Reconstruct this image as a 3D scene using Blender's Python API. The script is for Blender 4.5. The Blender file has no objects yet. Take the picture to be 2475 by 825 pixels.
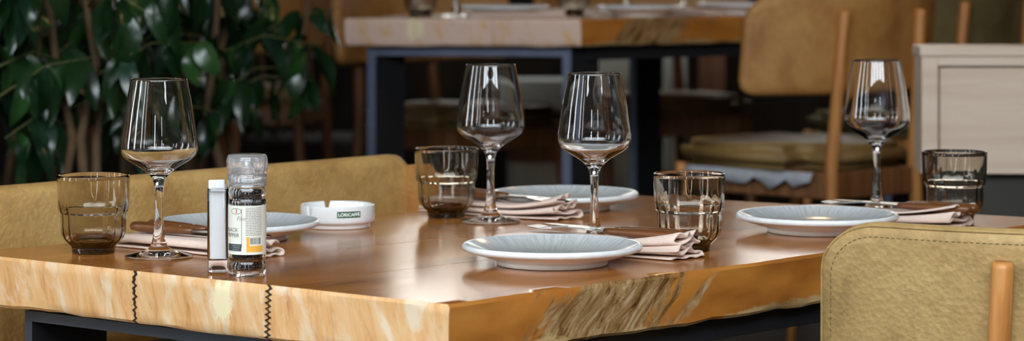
import bpy, bmesh, math, random
from mathutils import Vector, Matrix, noise

random.seed(11)
scene = bpy.context.scene
col = scene.collection

# ------------------------------------------------------------------ camera, world, light, exposure
CAM_H = 1.115
cam_d = bpy.data.cameras.new('camera')
cam_d.sensor_width = 36.0
cam_d.lens = 6400 / 2475 * 36.0
cam_d.shift_y = -527.5 / 2475
cam_d.clip_start = 0.05
cam_d.clip_end = 100
cam_d.dof.use_dof = True
cam_d.dof.focus_distance = 3.12
cam_d.dof.aperture_fstop = 6.0
cam = bpy.data.objects.new('camera', cam_d)
col.objects.link(cam)
cam.location = (0, 0, CAM_H)
cam.rotation_euler = (math.radians(90), 0, 0)
scene.camera = cam

world = bpy.data.worlds.new('sky')
scene.world = world
world.use_nodes = True
_bg = world.node_tree.nodes['Background']
_bg.inputs['Color'].default_value = (0.86, 0.94, 1.0, 1)      # even overcast sky
_bg.inputs['Strength'].default_value = 9.0

scene.view_settings.view_transform = 'Standard'
scene.view_settings.look = 'None'
scene.view_settings.exposure = 0.3
scene.view_settings.gamma = 1.0
scene.view_settings.use_curve_mapping = False
scene.cycles.max_bounces = 14
scene.cycles.transmission_bounces = 12
scene.cycles.glossy_bounces = 6
scene.cycles.diffuse_bounces = 4
scene.cycles.use_denoising = True
scene.cycles.blur_glossy = 0.0
scene.cycles.sample_clamp_indirect = 12.0

ROOM = dict(x0=-3.3, x1=3.4, y0=-1.7, y1=9.4, h=3.4)
STEP_Y = 4.38
STEP_Z = 0.216

def portal(name, loc, rot, sx, sy):
    l = bpy.data.lights.new(name, 'AREA')
    l.shape = 'RECTANGLE'
    l.size = sx
    l.size_y = sy
    l.cycles.is_portal = True
    o = bpy.data.objects.new(name, l)
    col.objects.link(o)
    o.location = loc
    o.rotation_euler = rot
    return o

# window openings (wall, a0, a1, z0, z1); a runs along the wall
WINS_LEFT = [(-0.95, -0.55, 0.5, 2.7), (0.25, 0.65, 0.5, 2.7), (1.9, 2.25, 0.5, 2.7), (3.3, 3.6, 0.5, 2.7)]
WINS_FRONT = [(-3.1 + 1.27 * k, -2.0 + 1.27 * k, 2.8, 3.35) for k in range(5)] + [(-1.05, -0.75, 0.6, 2.2), (0.9, 1.1, 0.6, 2.2)]  # upper row added, out of view, to brighten the table from the front
FILL_SKYLIGHT = (-2.9, 2.9, -1.5, 0.7)  # added roof opening, unseen, for more light from high in front
WINS_BACK = [(-0.45, 0.35, 1.5, 2.6), (0.8, 1.7, 1.4, 2.6)]
WINS_RIGHT = []
for i, (a, b, c, d) in enumerate(WINS_LEFT):
    portal('window_portal', (ROOM['x0'] + 0.0, (a + b) / 2, (c + d) / 2), (0, math.radians(-90), 0), d - c, b - a)
for (a, b, c, d) in WINS_FRONT:
    portal('window_portal', ((a + b) / 2, ROOM['y0'], (c + d) / 2), (math.radians(90), 0, 0), b - a, d - c)
portal('fill_skylight_portal', ((FILL_SKYLIGHT[0] + FILL_SKYLIGHT[1]) / 2, (FILL_SKYLIGHT[2] + FILL_SKYLIGHT[3]) / 2, ROOM['h'] + 0.05), (0, 0, 0), FILL_SKYLIGHT[1] - FILL_SKYLIGHT[0], FILL_SKYLIGHT[3] - FILL_SKYLIGHT[2])
for (a, b, c, d) in WINS_BACK:
    portal('window_portal', ((a + b) / 2, ROOM['y1'], (c + d) / 2), (math.radians(-90), 0, 0), b - a, d - c)

# ------------------------------------------------------------------ helpers
def lin(c):
    c = c / 255.0
    return c / 12.92 if c <= 0.04045 else ((c + 0.055) / 1.055) ** 2.4

def C(r, g, b):
    return (lin(r), lin(g), lin(b), 1.0)

def newobj(name, me, parent=None, loc=None, rot=None):
    o = bpy.data.objects.new(name, me)
    col.objects.link(o)
    if parent is not None:
        o.parent = parent
    if loc is not None:
        o.location = loc
    if rot is not None:
        o.rotation_euler = rot
    return o

def mesh(name, verts, faces, mats, smooth=True, mi=None):
    me = bpy.data.meshes.new(name)
    me.from_pydata([tuple(v) for v in verts], [], faces)
    if not isinstance(mats, (list, tuple)):
        mats = [mats]
    for m in mats:
        me.materials.append(m)
    if smooth:
        me.polygons.foreach_set('use_smooth', [True] * len(me.polygons))
    if mi:
        me.polygons.foreach_set('material_index', mi)
    me.update()
    return me

def tag(o, label=None, cat=None, group=None, kind=None):
    if label: o['label'] = label
    if cat: o['category'] = cat
    if group: o['group'] = group
    if kind: o['kind'] = kind
    return o

def thing(name, label, cat, loc=(0, 0, 0), rz=0.0, group=None):
    o = bpy.data.objects.new(name, None)
    o.empty_display_size = 0.05
    col.objects.link(o)
    o.location = loc
    o.rotation_euler = (0, 0, rz)
    return tag(o, label, cat, group)

def copy_thing(root, loc, rz, label):
    def rec(o, p):
        c = o.copy()
        col.objects.link(c)
        c.parent = p
        for ch in list(o.children):
            rec(ch, c)
        return c
    r = rec(root, None)
    r.location = loc
    r.rotation_euler = (0, 0, rz)
    r['label'] = label
    return r

def catmull(pts, n):
    out = []
    m = len(pts)
    for i in range(m - 1):
        p0 = pts[max(i - 1, 0)]; p1 = pts[i]; p2 = pts[i + 1]; p3 = pts[min(i + 2, m - 1)]
        for k in range(n):
            t = k / n
            out.append(tuple(0.5 * ((2 * b) + (-a + c) * t + (2 * a - 5 * b + 4 * c - d) * t * t + (-a + 3 * b - 3 * c + d) * t ** 3)
                             for a, b, c, d in zip(p0, p1, p2, p3)))
    out.append(tuple(pts[-1]))
    return out

def lathe(prof, seg=48, rad=None):
    """prof = [(r, z)...]; rad(r, z, theta) may modulate the radius."""
    V, F, rings = [], [], []
    for (r, z) in prof:
        if r < 1e-6:
            rings.append([len(V)])
            V.append((0, 0, z))
        else:
            ring = []
            for j in range(seg):
                t = 2 * math.pi * j / seg
                rr = rad(r, z, t) if rad else r
                ring.append(len(V))
                V.append((rr * math.cos(t), rr * math.sin(t), z))
            rings.append(ring)
    for a, b in zip(rings, rings[1:]):
        for j in range(seg):
            k = (j + 1) % seg
            if len(a) == 1 and len(b) == 1:
                continue
            if len(a) == 1:
                F.append((a[0], b[k], b[j]))
            elif len(b) == 1:
                F.append((a[j], a[k], b[0]))
            else:
                F.append((a[j], a[k], b[k], b[j]))
    return V, F

def tube(path, radii, seg=10, cap=True):
    V, F = [], []
    n = len(path)
    path = [Vector(p) for p in path]
    if not isinstance(radii, (list, tuple)):
        radii = [radii] * n
    up = None
    for i, p in enumerate(path):
        d = (path[min(i + 1, n - 1)] - path[max(i - 1, 0)]).normalized()
        if up is None:
            up = Vector((0, 0, 1)) if abs(d.z) < 0.9 else Vector((1, 0, 0))
        a = d.cross(up).normalized()
        b = d.cross(a).normalized()
        up = -b if (-b).dot(up) > 0 else b
        a = d.cross(up).normalized(); b = a.cross(d).normalized()
        for j in range(seg):
            t = 2 * math.pi * j / seg
            V.append(p + (a * math.cos(t) + b * math.sin(t)) * radii[i])
    for i in range(n - 1):
        for j in range(seg):
            k = (j + 1) % seg
            F.append((i * seg + j, i * seg + k, (i + 1) * seg + k, (i + 1) * seg + j))
    if cap:
        F.append(tuple(range(seg - 1, -1, -1)))
        F.append(tuple((n - 1) * seg + j for j in range(seg)))
    return V, F

def bevel_box(x0, x1, y0, y1, z0, z1, b=0.003, segs=2):
    bm = bmesh.new()
    bmesh.ops.create_cube(bm, size=1.0)
    for v in bm.verts:
        v.co = Vector(((x0 + x1) / 2 + v.co.x * (x1 - x0), (y0 + y1) / 2 + v.co.y * (y1 - y0), (z0 + z1) / 2 + v.co.z * (z1 - z0)))
    if b > 0:
        bmesh.ops.bevel(bm, geom=list(bm.edges), offset=b, segments=segs, affect='EDGES', profile=0.5)
    bm.normal_update()
    bm.verts.index_update()
    V = [v.co.copy() for v in bm.verts]
    F = [tuple(v.index for v in f.verts) for f in bm.faces]
    bm.free()
    return V, F

def join(*vf):
    V, F = [], []
    for v, f in vf:
        o = len(V)
        V += list(v)
        F += [tuple(i + o for i in q) for q in f]
    return V, F

def xf(vf, M):
    return [M @ Vector(v) for v in vf[0]], vf[1]

def part(name, vf, mat, parent, smooth=True, label=None, kind=None):
    o = newobj(name, mesh(name, vf[0], vf[1], mat, smooth), parent)
    if label: o['label'] = label
    if kind: o['kind'] = kind
    return o

def flat_box(name, args, mat, parent, b=0.003):
    me = mesh(name, *bevel_box(*args, b=b), mat, False)
    return newobj(name, me, parent)

# ------------------------------------------------------------------ materials
def new_mat(name):
    m = bpy.data.materials.new(name)
    m.use_nodes = True
    nt = m.node_tree
    return m, nt, nt.nodes['Principled BSDF']

def nd(nt, typ, **kw):
    n = nt.nodes.new(typ)
    for k, v in kw.items():
        if k.startswith('_'):
            setattr(n, k[1:], v)
        else:
            n.inputs[k].default_value = v
    return n

def coords(nt, scale=(1, 1, 1), rot=(0, 0, 0), loc=(0, 0, 0)):
    tc = nt.nodes.new('ShaderNodeTexCoord')
    mp = nt.nodes.new('ShaderNodeMapping')
    mp.inputs['Scale'].default_value = scale
    mp.inputs['Rotation'].default_value = rot
    mp.inputs['Location'].default_value = loc
    nt.links.new(tc.outputs['Object'], mp.inputs['Vector'])
    return mp.outputs['Vector']

def streaks(nt, rot, scale):
    v = coords(nt, (1, 1, 1), rot)
    mp = nt.nodes.new('ShaderNodeMapping')
    mp.inputs['Scale'].default_value = scale
    nt.links.new(v, mp.inputs['Vector'])
    return mp.outputs['Vector']

def ramp(nt, fac, stops):
    r = nt.nodes.new('ShaderNodeValToRGB')
    e = r.color_ramp.elements
    while len(e) > 1:
        e.remove(e[-1])
    e[0].position, e[0].color = stops[0]
    for p, c in stops[1:]:
        x = e.new(p)
        x.color = c
    nt.links.new(fac, r.inputs['Fac'])
    return r.outputs['Color']

def noise_tex(nt, vec, scale, detail=4, rough=0.55, dist=0.0):
    n = nd(nt, 'ShaderNodeTexNoise', Scale=scale, Detail=detail, Roughness=rough, Distortion=dist)
    nt.links.new(vec, n.inputs['Vector'])
    return n.outputs['Fac']

def mix(nt, fac, a, b, mode='MIX'):
    m = nt.nodes.new('ShaderNodeMix')
    m.data_type = 'RGBA'
    m.blend_type = mode
    for sock, val in ((m.inputs[0], fac), (m.inputs[6], a), (m.inputs[7], b)):
        if hasattr(val, 'links') or hasattr(val, 'is_linked'):
            nt.links.new(val, sock)
        else:
            sock.default_value = val
    return m.outputs[2]

def bump(nt, bs, fac, strength, dist=0.001):
    b = nd(nt, 'ShaderNodeBump', Strength=strength, Distance=dist)
    nt.links.new(fac, b.inputs['Height'])
    nt.links.new(b.outputs['Normal'], bs.inputs['Normal'])

def simple(name, c, rough=0.5, var=0.12, scale=20, metal=0.0, bmp=0.0, spec=0.5):
    m, nt, bs = new_mat(name)
    v = coords(nt)
    f = noise_tex(nt, v, scale)
    dark = tuple(x * (1 - var) for x in c[:3]) + (1,)
    lite = tuple(min(1, x * (1 + var)) for x in c[:3]) + (1,)
    nt.links.new(ramp(nt, f, [(0.3, dark), (0.7, lite)]), bs.inputs['Base Color'])
    bs.inputs['Roughness'].default_value = rough
    bs.inputs['Metallic'].default_value = metal
    bs.inputs['Specular IOR Level'].default_value = spec
    if bmp:
        bump(nt, bs, f, bmp)
    return m

def glass_mat(name, color=(1, 1, 1, 1), rough=0.0, ior=1.5, absorb=None):
    m, nt, bs = new_mat(name)
    bs.inputs['Base Color'].default_value = color
    bs.inputs['Roughness'].default_value = rough
    bs.inputs['Transmission Weight'].default_value = 1.0
    bs.inputs['IOR'].default_value = ior
    if absorb:
        va = nd(nt, 'ShaderNodeVolumeAbsorption', Density=absorb[1])
        va.inputs['Color'].default_value = absorb[0]
        nt.links.new(va.outputs['Volume'], nt.nodes['Material Output'].inputs['Volume'])
    return m

def leather_mat(name, base, dark, lite):
    m, nt, bs = new_mat(name)
    v = coords(nt)
    big = noise_tex(nt, v, 9, 5, 0.6, 0.4)
    fine = noise_tex(nt, v, 70, 5, 0.65, 0.8)
    c1 = ramp(nt, big, [(0.28, dark), (0.5, base), (0.75, lite)])
    c2 = ramp(nt, fine, [(0.35, (0.78, 0.78, 0.8, 1)), (0.6, (1, 1, 1, 1))])
    nt.links.new(mix(nt, 0.7, c1, c2, 'MULTIPLY'), bs.inputs['Base Color'])
    bs.inputs['Roughness'].default_value = 0.5
    wr = nd(nt, 'ShaderNodeTexVoronoi', Scale=160)
    nt.links.new(v, wr.inputs['Vector'])
    cr = noise_tex(nt, v, 120, 8, 0.7, 1.5)
    add = nt.nodes.new('ShaderNodeMath'); add.operation = 'ADD'
    nt.links.new(wr.outputs['Distance'], add.inputs[0]); nt.links.new(cr, add.inputs[1])
    bump(nt, bs, add.outputs[0], 0.55, 0.0014)
    return m

def wood_mat(name, a, b, c, axis='x', rough=0.45, grain=26, spec=0.5, bmp=0.05):
    m, nt, bs = new_mat(name)
    s = {'x': (1.3, grain, grain), 'y': (grain, 1.3, grain), 'z': (grain, grain, 1.3)}[axis]
    v = coords(nt, s)
    f = noise_tex(nt, v, 1.6, 6, 0.6, 0.6)
    nt.links.new(ramp(nt, f, [(0.3, a), (0.5, b), (0.72, c)]), bs.inputs['Base Color'])
    bs.inputs['Roughness'].default_value = rough
    bs.inputs['Specular IOR Level'].default_value = spec
    if bmp: bump(nt, bs, f, bmp)
    return m

M = {}
M['leather'] = leather_mat('tan_leather', C(175, 143, 89), C(146, 117, 69), C(188, 157, 101))
M['leather_bench'] = leather_mat('bench_leather', C(196, 155, 92), C(164, 122, 66), C(206, 170, 108))
M['leather_seat'] = leather_mat('seat_leather', C(140, 110, 62), C(112, 86, 46), C(156, 124, 74))
M['leather_warm_lit'] = leather_mat('warm_lit_leather', C(182, 128, 68), C(150, 98, 46), C(196, 150, 86))  # the tan leather with warm lamp light put into its colour
M['leather_dark'] = leather_mat('olive_leather', C(104, 92, 58), C(78, 68, 42), C(122, 108, 70))
M['stitch'] = simple('stitch_thread', C(120, 98, 60), 0.8)
M['oak'] = wood_mat('oiled_oak', C(150, 92, 40), C(190, 128, 66), C(214, 158, 96), 'z', 0.42, 40)
M['oak_dark'] = wood_mat('brown_oak', C(92, 56, 30), C(122, 78, 44), C(146, 98, 60), 'z', 0.5, 40)
M['pale_oak'] = wood_mat('pale_oak', C(196, 172, 150), C(208, 186, 165), C(218, 198, 180), 'x', 0.5, 18, bmp=0.02)
M['steel'] = simple('black_steel', C(26, 27, 31), 0.5, 0.1, 30)
M['steel_lit'] = simple('lit_steel_edge', C(92, 101, 124), 0.42, 0.12, 30, 0.2)  # black steel with reflected daylight put into the edge colour
M['steel_lit_near'] = simple('lit_steel_edge_near', C(62, 68, 80), 0.42, 0.1, 30, 0.2)  # near frame's edges, daylight put into the colour more faintly
M['clear'] = glass_mat('clear_glass', (1, 1, 1, 1), 0, 1.5)
M['smoke'] = glass_mat('smoky_brown_glass', (0.97, 0.95, 0.92, 1), 0.0, 1.5, ((0.50, 0.43, 0.28, 1), 112.0))
M['plastic'] = glass_mat('clear_plastic', (0.99, 0.99, 1.0, 1), 0.05, 1.46)
M['plastic'].node_tree.nodes['Principled BSDF'].inputs['Transmission Weight'].default_value = 0.88
M['porcelain'] = simple('white_porcelain', C(228, 228, 228), 0.12, 0.02)
M['plate_white'] = simple('plate_white_glaze', C(244, 238, 228), 0.2, 0.03, 40)
M['plate_rim'] = simple('plate_rim_glaze', C(226, 229, 230), 0.16, 0.06, 90)
M['linen'] = simple('dusty_pink_linen', C(222, 198, 184), 0.9, 0.05, 300, bmp=0.25)
M['knife_steel'] = simple('cutlery_steel', C(190, 190, 188), 0.18, 0.05, 30, 1.0)
M['handle'] = wood_mat('cutlery_handle_wood', C(70, 40, 20), C(112, 68, 36), C(140, 90, 50), 'x', 0.35, 60)
M['paper'] = simple('white_paper', C(240, 242, 245), 0.8, 0.02)
M['pepper'] = simple('peppercorn_skin', C(44, 34, 28), 0.6, 0.6, 160)
M['label_paper'] = simple('cream_label', C(232, 230, 218), 0.55, 0.02)
M['ink_black'] = simple('black_ink', C(40, 40, 40), 0.6, 0.05)
M['ink_grey'] = simple('grey_ink', C(150, 148, 140), 0.6, 0.05)
M['ink_orange'] = simple('orange_ink', C(236, 176, 72), 0.6, 0.05)
M['ink_slate'] = simple('slate_ink', C(58, 68, 72), 0.6, 0.05)
M['ink_red'] = simple('red_ink', C(190, 60, 40), 0.6, 0.05)
M['ink_green'] = simple('green_print', C(44, 84, 52), 0.3, 0.05)
M['ink_white'] = simple('white_print', C(225, 232, 225), 0.3, 0.02)
M['joint'] = simple('joint_gap', C(38, 28, 20), 0.9, 0.2, 80)
M['soil'] = simple('soil', C(50, 38, 28), 0.95, 0.4, 60, bmp=0.6)
M['planter'] = simple('planter_metal', C(60, 58, 54), 0.6, 0.1)
M['stem'] = simple('shrub_bark', C(98, 76, 52), 0.8, 0.25, 40, bmp=0.3)
M['twig'] = simple('green_twig', C(84, 84, 44), 0.7, 0.2, 40)
M['post'] = wood_mat('brown_post', C(96, 58, 32), C(132, 82, 48), C(150, 98, 60), 'z', 0.6, 20)
M['floor'] = wood_mat('dark_floor', C(34, 27, 21), C(44, 35, 27), C(52, 42, 32), 'x', 0.85, 6, 0.2)
M['ceiling'] = simple('ceiling_paint', C(74, 62, 50), 0.9, 0.04, 4)
M['wall_dark'] = wood_mat('dark_panel', C(28, 22, 16), C(38, 29, 21), C(46, 36, 26), 'z', 0.8, 8, 0.2)
M['wall_light'] = simple('plaster', C(96, 86, 72), 0.9, 0.04, 5)
M['sheen_plane'] = simple('sheen_plane_white', C(222, 212, 200), 0.9, 0.1, 2)
M['frame_paint'] = simple('window_frame_paint', C(70, 66, 60), 0.5, 0.05)
M['grey_box'] = simple('pale_grey_paint', C(206, 206, 194), 0.7, 0.08, 8)
M['lining'] = simple('torn_lining', C(170, 172, 178), 0.9, 0.08, 60)
M['dark_base'] = simple('dark_cabinet_base', C(46, 42, 34), 0.6, 0.1)

def leaf_mat(name, g):
    m, nt, bs = new_mat(name)
    f = noise_tex(nt, coords(nt), 22, 3)
    nt.links.new(ramp(nt, f, [(0.3, tuple(x * 0.75 for x in g[:3]) + (1,)), (0.7, g)]), bs.inputs['Base Color'])
    bs.inputs['Roughness'].default_value = 0.24
    bs.inputs['Specular IOR Level'].default_value = 0.6
    return m
M['leaf_a'] = leaf_mat('leaf_dark', C(26, 52, 26))
M['leaf_b'] = leaf_mat('leaf_mid', C(44, 80, 38))
M['leaf_c'] = leaf_mat('leaf_blue', C(30, 56, 38))

def plate_glaze():
    m, nt, bs = new_mat('grey_reactive_glaze')
    tc = nt.nodes.new('ShaderNodeTexCoord')
    sep = nt.nodes.new('ShaderNodeSeparateXYZ')
    nt.links.new(tc.outputs['Object'], sep.inputs[0])
    at = nt.nodes.new('ShaderNodeMath'); at.operation = 'ARCTAN2'
    nt.links.new(sep.outputs['Y'], at.inputs[0]); nt.links.new(sep.outputs['X'], at.inputs[1])
    ln = nt.nodes.new('ShaderNodeVectorMath'); ln.operation = 'LENGTH'
    nt.links.new(tc.outputs['Object'], ln.inputs[0])
    ma = nt.nodes.new('ShaderNodeMath'); ma.operation = 'MULTIPLY'; ma.inputs[1].default_value = 46
    nt.links.new(at.outputs[0], ma.inputs[0])
    mr = nt.nodes.new('ShaderNodeMath'); mr.operation = 'MULTIPLY'; mr.inputs[1].default_value = 26
    nt.links.new(ln.outputs['Value'], mr.inputs[0])
    cb = nt.nodes.new('ShaderNodeCombineXYZ')
    nt.links.new(ma.outputs[0], cb.inputs[0]); nt.links.new(mr.outputs[0], cb.inputs[1])
    f = noise_tex(nt, cb.outputs[0], 1.0, 3, 0.7)
    g = ramp(nt, ln.outputs['Value'], [(0.035, C(150, 150, 142)), (0.075, C(176, 177, 173)), (0.1, C(200, 203, 204))])
    k = ramp(nt, f, [(0.36, (0.55, 0.56, 0.58, 1)), (0.56, (1, 1, 1, 1))])
    nt.links.new(mix(nt, 0.6, g, k, 'MULTIPLY'), bs.inputs['Base Color'])
    bs.inputs['Roughness'].default_value = 0.16
    return m
M['plate_glaze'] = plate_glaze()

def table_top_mat():
    m, nt, bs = new_mat('varnished_table_top')
    v = coords(nt, (1.1, 14, 14))
    f = noise_tex(nt, v, 2.2, 7, 0.62, 0.8)
    base = ramp(nt, f, [(0.25, C(104, 58, 20)), (0.42, C(154, 92, 34)), (0.58, C(174, 110, 44)), (0.78, C(190, 130, 60))])
    knots = noise_tex(nt, coords(nt, (3, 22, 10)), 3.0, 3, 0.5)
    kn = ramp(nt, knots, [(0.68, (1, 1, 1, 1)), (0.74, (0.35, 0.3, 0.26, 1))])
    bb = mix(nt, 1.0, base, kn, 'MULTIPLY')
    scr = noise_tex(nt, coords(nt, (1.6, 60, 10), (0, 0, 0.12)), 2.6, 2, 0.5)
    sc = ramp(nt, scr, [(0.735, (0, 0, 0, 1)), (0.75, (1, 1, 1, 1))])
    nt.links.new(mix(nt, sc, bb, C(170, 130, 80)), bs.inputs['Base Color'])
    rr = noise_tex(nt, coords(nt, (2, 6, 6)), 3, 4)
    mp = nd(nt, 'ShaderNodeMapRange')
    mp.inputs[3].default_value = 0.12; mp.inputs[4].default_value = 0.22
    nt.links.new(rr, mp.inputs[0])
    nt.links.new(mp.outputs[0], bs.inputs['Roughness'])
    bump(nt, bs, f, 0.06, 0.001)
    return m

def table_end_mat(name='sawn_end_grain', pale_c=C(224, 202, 172), lo=0.54):
    m, nt, bs = new_mat(name)
    v = streaks(nt, (0.32, 0, 0), (10, 42, 9))
    f = noise_tex(nt, v, 1.5, 7, 0.66, 0.5)
    base = ramp(nt, f, [(0.28, C(184, 126, 70)), (0.44, C(214, 163, 106)), (0.56, C(220, 176, 124)), (0.72, C(222, 196, 158))])
    v2 = streaks(nt, (0.32, 0, 0), (4, 13, 5))
    p = noise_tex(nt, v2, 2.4, 5, 0.6, 0.5)
    pale = ramp(nt, p, [(lo, (0, 0, 0, 1)), (lo + 0.12, (1, 1, 1, 1))])
    b2 = mix(nt, pale, base, pale_c)
    d = noise_tex(nt, streaks(nt, (0.2, 0, 0), (6, 20, 9)), 3.1, 6, 0.7, 0.3)
    dark = ramp(nt, d, [(0.6, (1, 1, 1, 1)), (0.74, (0.5, 0.47, 0.44, 1))])
    # a filled, cream-coloured scar
    tc = nt.nodes.new('ShaderNodeTexCoord')
    sub = nt.nodes.new('ShaderNodeVectorMath'); sub.operation = 'SUBTRACT'
    sub.inputs[1].default_value = (0.0, SCAR_Y, 0.728)
    nt.links.new(tc.outputs['Object'], sub.inputs[0])
    scl = nt.nodes.new('ShaderNodeVectorMath'); scl.operation = 'MULTIPLY'
    scl.inputs[1].default_value = (0, 27, 17)
    nt.links.new(sub.outputs[0], scl.inputs[0])
    ln = nt.nodes.new('ShaderNodeVectorMath'); ln.operation = 'LENGTH'
    nt.links.new(scl.outputs[0], ln.inputs[0])
    wn = noise_tex(nt, coords(nt, (40, 60, 25)), 2.0, 6, 0.75)
    ad = nt.nodes.new('ShaderNodeMath'); ad.operation = 'ADD'
    nt.links.new(ln.outputs['Value'], ad.inputs[0]); nt.links.new(wn, ad.inputs[1])
    scar = ramp(nt, ad.outputs[0], [(0.82, (1, 1, 1, 1)), (0.99, (0, 0, 0, 1))])
    b3 = mix(nt, 0.8, b2, dark, 'MULTIPLY')
    nt.links.new(mix(nt, scar, b3, C(236, 220, 178)), bs.inputs['Base Color'])
    bs.inputs['Roughness'].default_value = 0.5
    bump(nt, bs, f, 0.12, 0.0015)
    return m

def table_side_mat():
    m, nt, bs = new_mat('live_edge_side')
    v = streaks(nt, (0, 0.75, 0), (9, 9, 42))
    f = noise_tex(nt, v, 1.7, 9, 0.74, 0.8)
    orange = ramp(nt, noise_tex(nt, coords(nt, (3, 3, 9)), 3, 5), [(0.3, C(150, 88, 30)), (0.55, C(176, 112, 44)), (0.75, C(190, 128, 58))])
    bark = ramp(nt, f, [(0.33, C(52, 36, 20)), (0.44, C(120, 84, 44)), (0.54, C(160, 128, 86)), (0.66, C(196, 176, 144))])
    # the barky stretch sits in one place along the edge
    tc = nt.nodes.new('ShaderNodeTexCoord')
    sep = nt.nodes.new('ShaderNodeSeparateXYZ')
    nt.links.new(tc.outputs['Object'], sep.inputs[0])
    wob = noise_tex(nt, streaks(nt, (0, 0.75, 0), (6, 6, 22)), 2.2, 6, 0.65)
    a = nt.nodes.new('ShaderNodeMath'); a.operation = 'SUBTRACT'; a.inputs[1].default_value = BARK_X
    nt.links.new(sep.outputs['X'], a.inputs[0])
    z = nt.nodes.new('ShaderNodeMath'); z.operation = 'MULTIPLY_ADD'; z.inputs[1].default_value = -1.1; z.inputs[2].default_value = 0.72 * 1.1
    nt.links.new(sep.outputs['Z'], z.inputs[0])
    s1 = nt.nodes.new('ShaderNodeMath'); s1.operation = 'ADD'
    nt.links.new(a.outputs[0], s1.inputs[0]); nt.links.new(z.outputs[0], s1.inputs[1])
    ab = nt.nodes.new('ShaderNodeMath'); ab.operation = 'ABSOLUTE'
    nt.links.new(s1.outputs[0], ab.inputs[0])
    w = nt.nodes.new('ShaderNodeMath'); w.operation = 'MULTIPLY_ADD'; w.inputs[1].default_value = -0.42; w.inputs[2].default_value = 0.21
    nt.links.new(wob, w.inputs[0])
    s2 = nt.nodes.new('ShaderNodeMath'); s2.operation = 'ADD'
    nt.links.new(ab.outputs[0], s2.inputs[0]); nt.links.new(w.outputs[0], s2.inputs[1])
    mask = ramp(nt, s2.outputs[0], [(0.09, (1, 1, 1, 1)), (0.13, (0, 0, 0, 1))])
    # pale bruised strip along the lower arris
    ez = nt.nodes.new('ShaderNodeMath'); ez.operation = 'MULTIPLY_ADD'; ez.inputs[1].default_value = 0.05
    nt.links.new(noise_tex(nt, coords(nt, (5, 5, 10)), 2.0, 6, 0.65), ez.inputs[0])
    ng = nt.nodes.new('ShaderNodeMath'); ng.operation = 'MULTIPLY'; ng.inputs[1].default_value = -1.0
    nt.links.new(sep.outputs['Z'], ng.inputs[0]); nt.links.new(ng.outputs[0], ez.inputs[2])
    mz = nd(nt, 'ShaderNodeMapRange')
    mz.inputs[1].default_value = -0.6715; mz.inputs[2].default_value = -0.6680
    nt.links.new(ez.outputs[0], mz.inputs[0])
    low = mix(nt, mz.outputs[0], mix(nt, mask, orange, bark), C(176, 146, 100))
    nt.links.new(low, bs.inputs['Base Color'])
    bs.inputs['Roughness'].default_value = 0.42
    bump(nt, bs, f, 0.25, 0.003)
    return m

# ------------------------------------------------------------------ the room
def structure(name, vf, mat, smooth=False, parent=None):
    o = newobj(name, mesh(name, vf[0], vf[1], mat, smooth), parent)
    if parent is None: o['kind'] = 'structure'
    return o

R0 = ROOM
structure('floor', bevel_box(R0['x0'], R0['x1'], R0['y0'], STEP_Y, -0.1, 0.0, 0), M['floor'])
structure('floor_platform', bevel_box(R0['x0'], R0['x1'], STEP_Y, R0['y1'], -0.1, STEP_Z, 0), M['floor'])
K = FILL_SKYLIGHT
structure('ceiling', join(*[bevel_box(a, b, c, d, R0['h'], R0['h'] + 0.1, 0) for (a, b, c, d) in (
    (R0['x0'], R0['x1'], R0['y0'], K[2]), (R0['x0'], R0['x1'], K[3], R0['y1']), (R0['x0'], K[0], K[2], K[3]), (K[1], R0['x1'], K[2], K[3]))]), M['ceiling'])

def wall(name, axis, pos, t, a0, a1, wins, mat):
    """axis 'x': wall plane x = pos..pos+t, running along y; axis 'y' likewise. Boxes around the openings."""
    cuts = sorted(set([a0, a1] + [w[0] for w in wins] + [w[1] for w in wins]))
    segs = []
    for p, q in zip(cuts, cuts[1:]):
        z = 0.0
        for (w0, w1, z0, z1) in sorted((w for w in wins if w[0] <= p + 1e-6 and w[1] >= q - 1e-6), key=lambda w: w[2]):
            segs.append((p, q, z, z0))
            z = z1
        segs.append((p, q, z, R0['h']))
    vs = []
    for (p, q, z0, z1) in segs:
        if q - p < 1e-4: continue
        vs.append(bevel_box(*((pos, pos + t, p, q) if axis == 'x' else (p, q, pos, pos + t)), z0, z1, 0))
    structure(name, join(*vs), mat)

win_no = [0]
def window(axis, pos, w0, w1, z0, z1, bars):
    win_no[0] += 1
    f = 0.025
    def bb(p, q, za, zb, d=0.03):
        return bevel_box(*((pos - d, pos + d, p, q) if axis == 'x' else (p, q, pos - d, pos + d)), za, zb, 0)
    bits = [bb(w0, w0 + f, z0, z1), bb(w1 - f, w1, z0, z1), bb(w0 + f, w1 - f, z0, z0 + f), bb(w0 + f, w1 - f, z1 - f, z1)]
    for k in range(1, bars + 1):
        c = w0 + (w1 - w0) * k / (bars + 1)
        bits.append(bb(c - 0.02, c + 0.02, z0 + f, z1 - f, 0.025))
    o = structure('window_%d' % win_no[0], join(*bits), M['frame_paint'])

wall('wall_left', 'x', R0['x0'] - 0.2, 0.2, R0['y0'], R0['y1'], WINS_LEFT, M['wall_light'])
wall('wall_right', 'x', R0['x1'], 0.2, R0['y0'], R0['y1'], WINS_RIGHT, M['wall_dark'])
wall('wall_front', 'y', R0['y0'] - 0.2, 0.2, R0['x0'], R0['x1'], WINS_FRONT, M['wall_dark'])
wall('wall_back', 'y', R0['y1'], 0.2, R0['x0'], R0['x1'], WINS_BACK, M['wall_dark'])
for w in WINS_LEFT: window('x', R0['x0'] - 0.1, *w, 0)
for w in WINS_FRONT: window('y', R0['y0'] - 0.1, *w, 0)
for w in WINS_BACK: window('y', R0['y1'] + 0.1, *w, 1)

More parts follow.
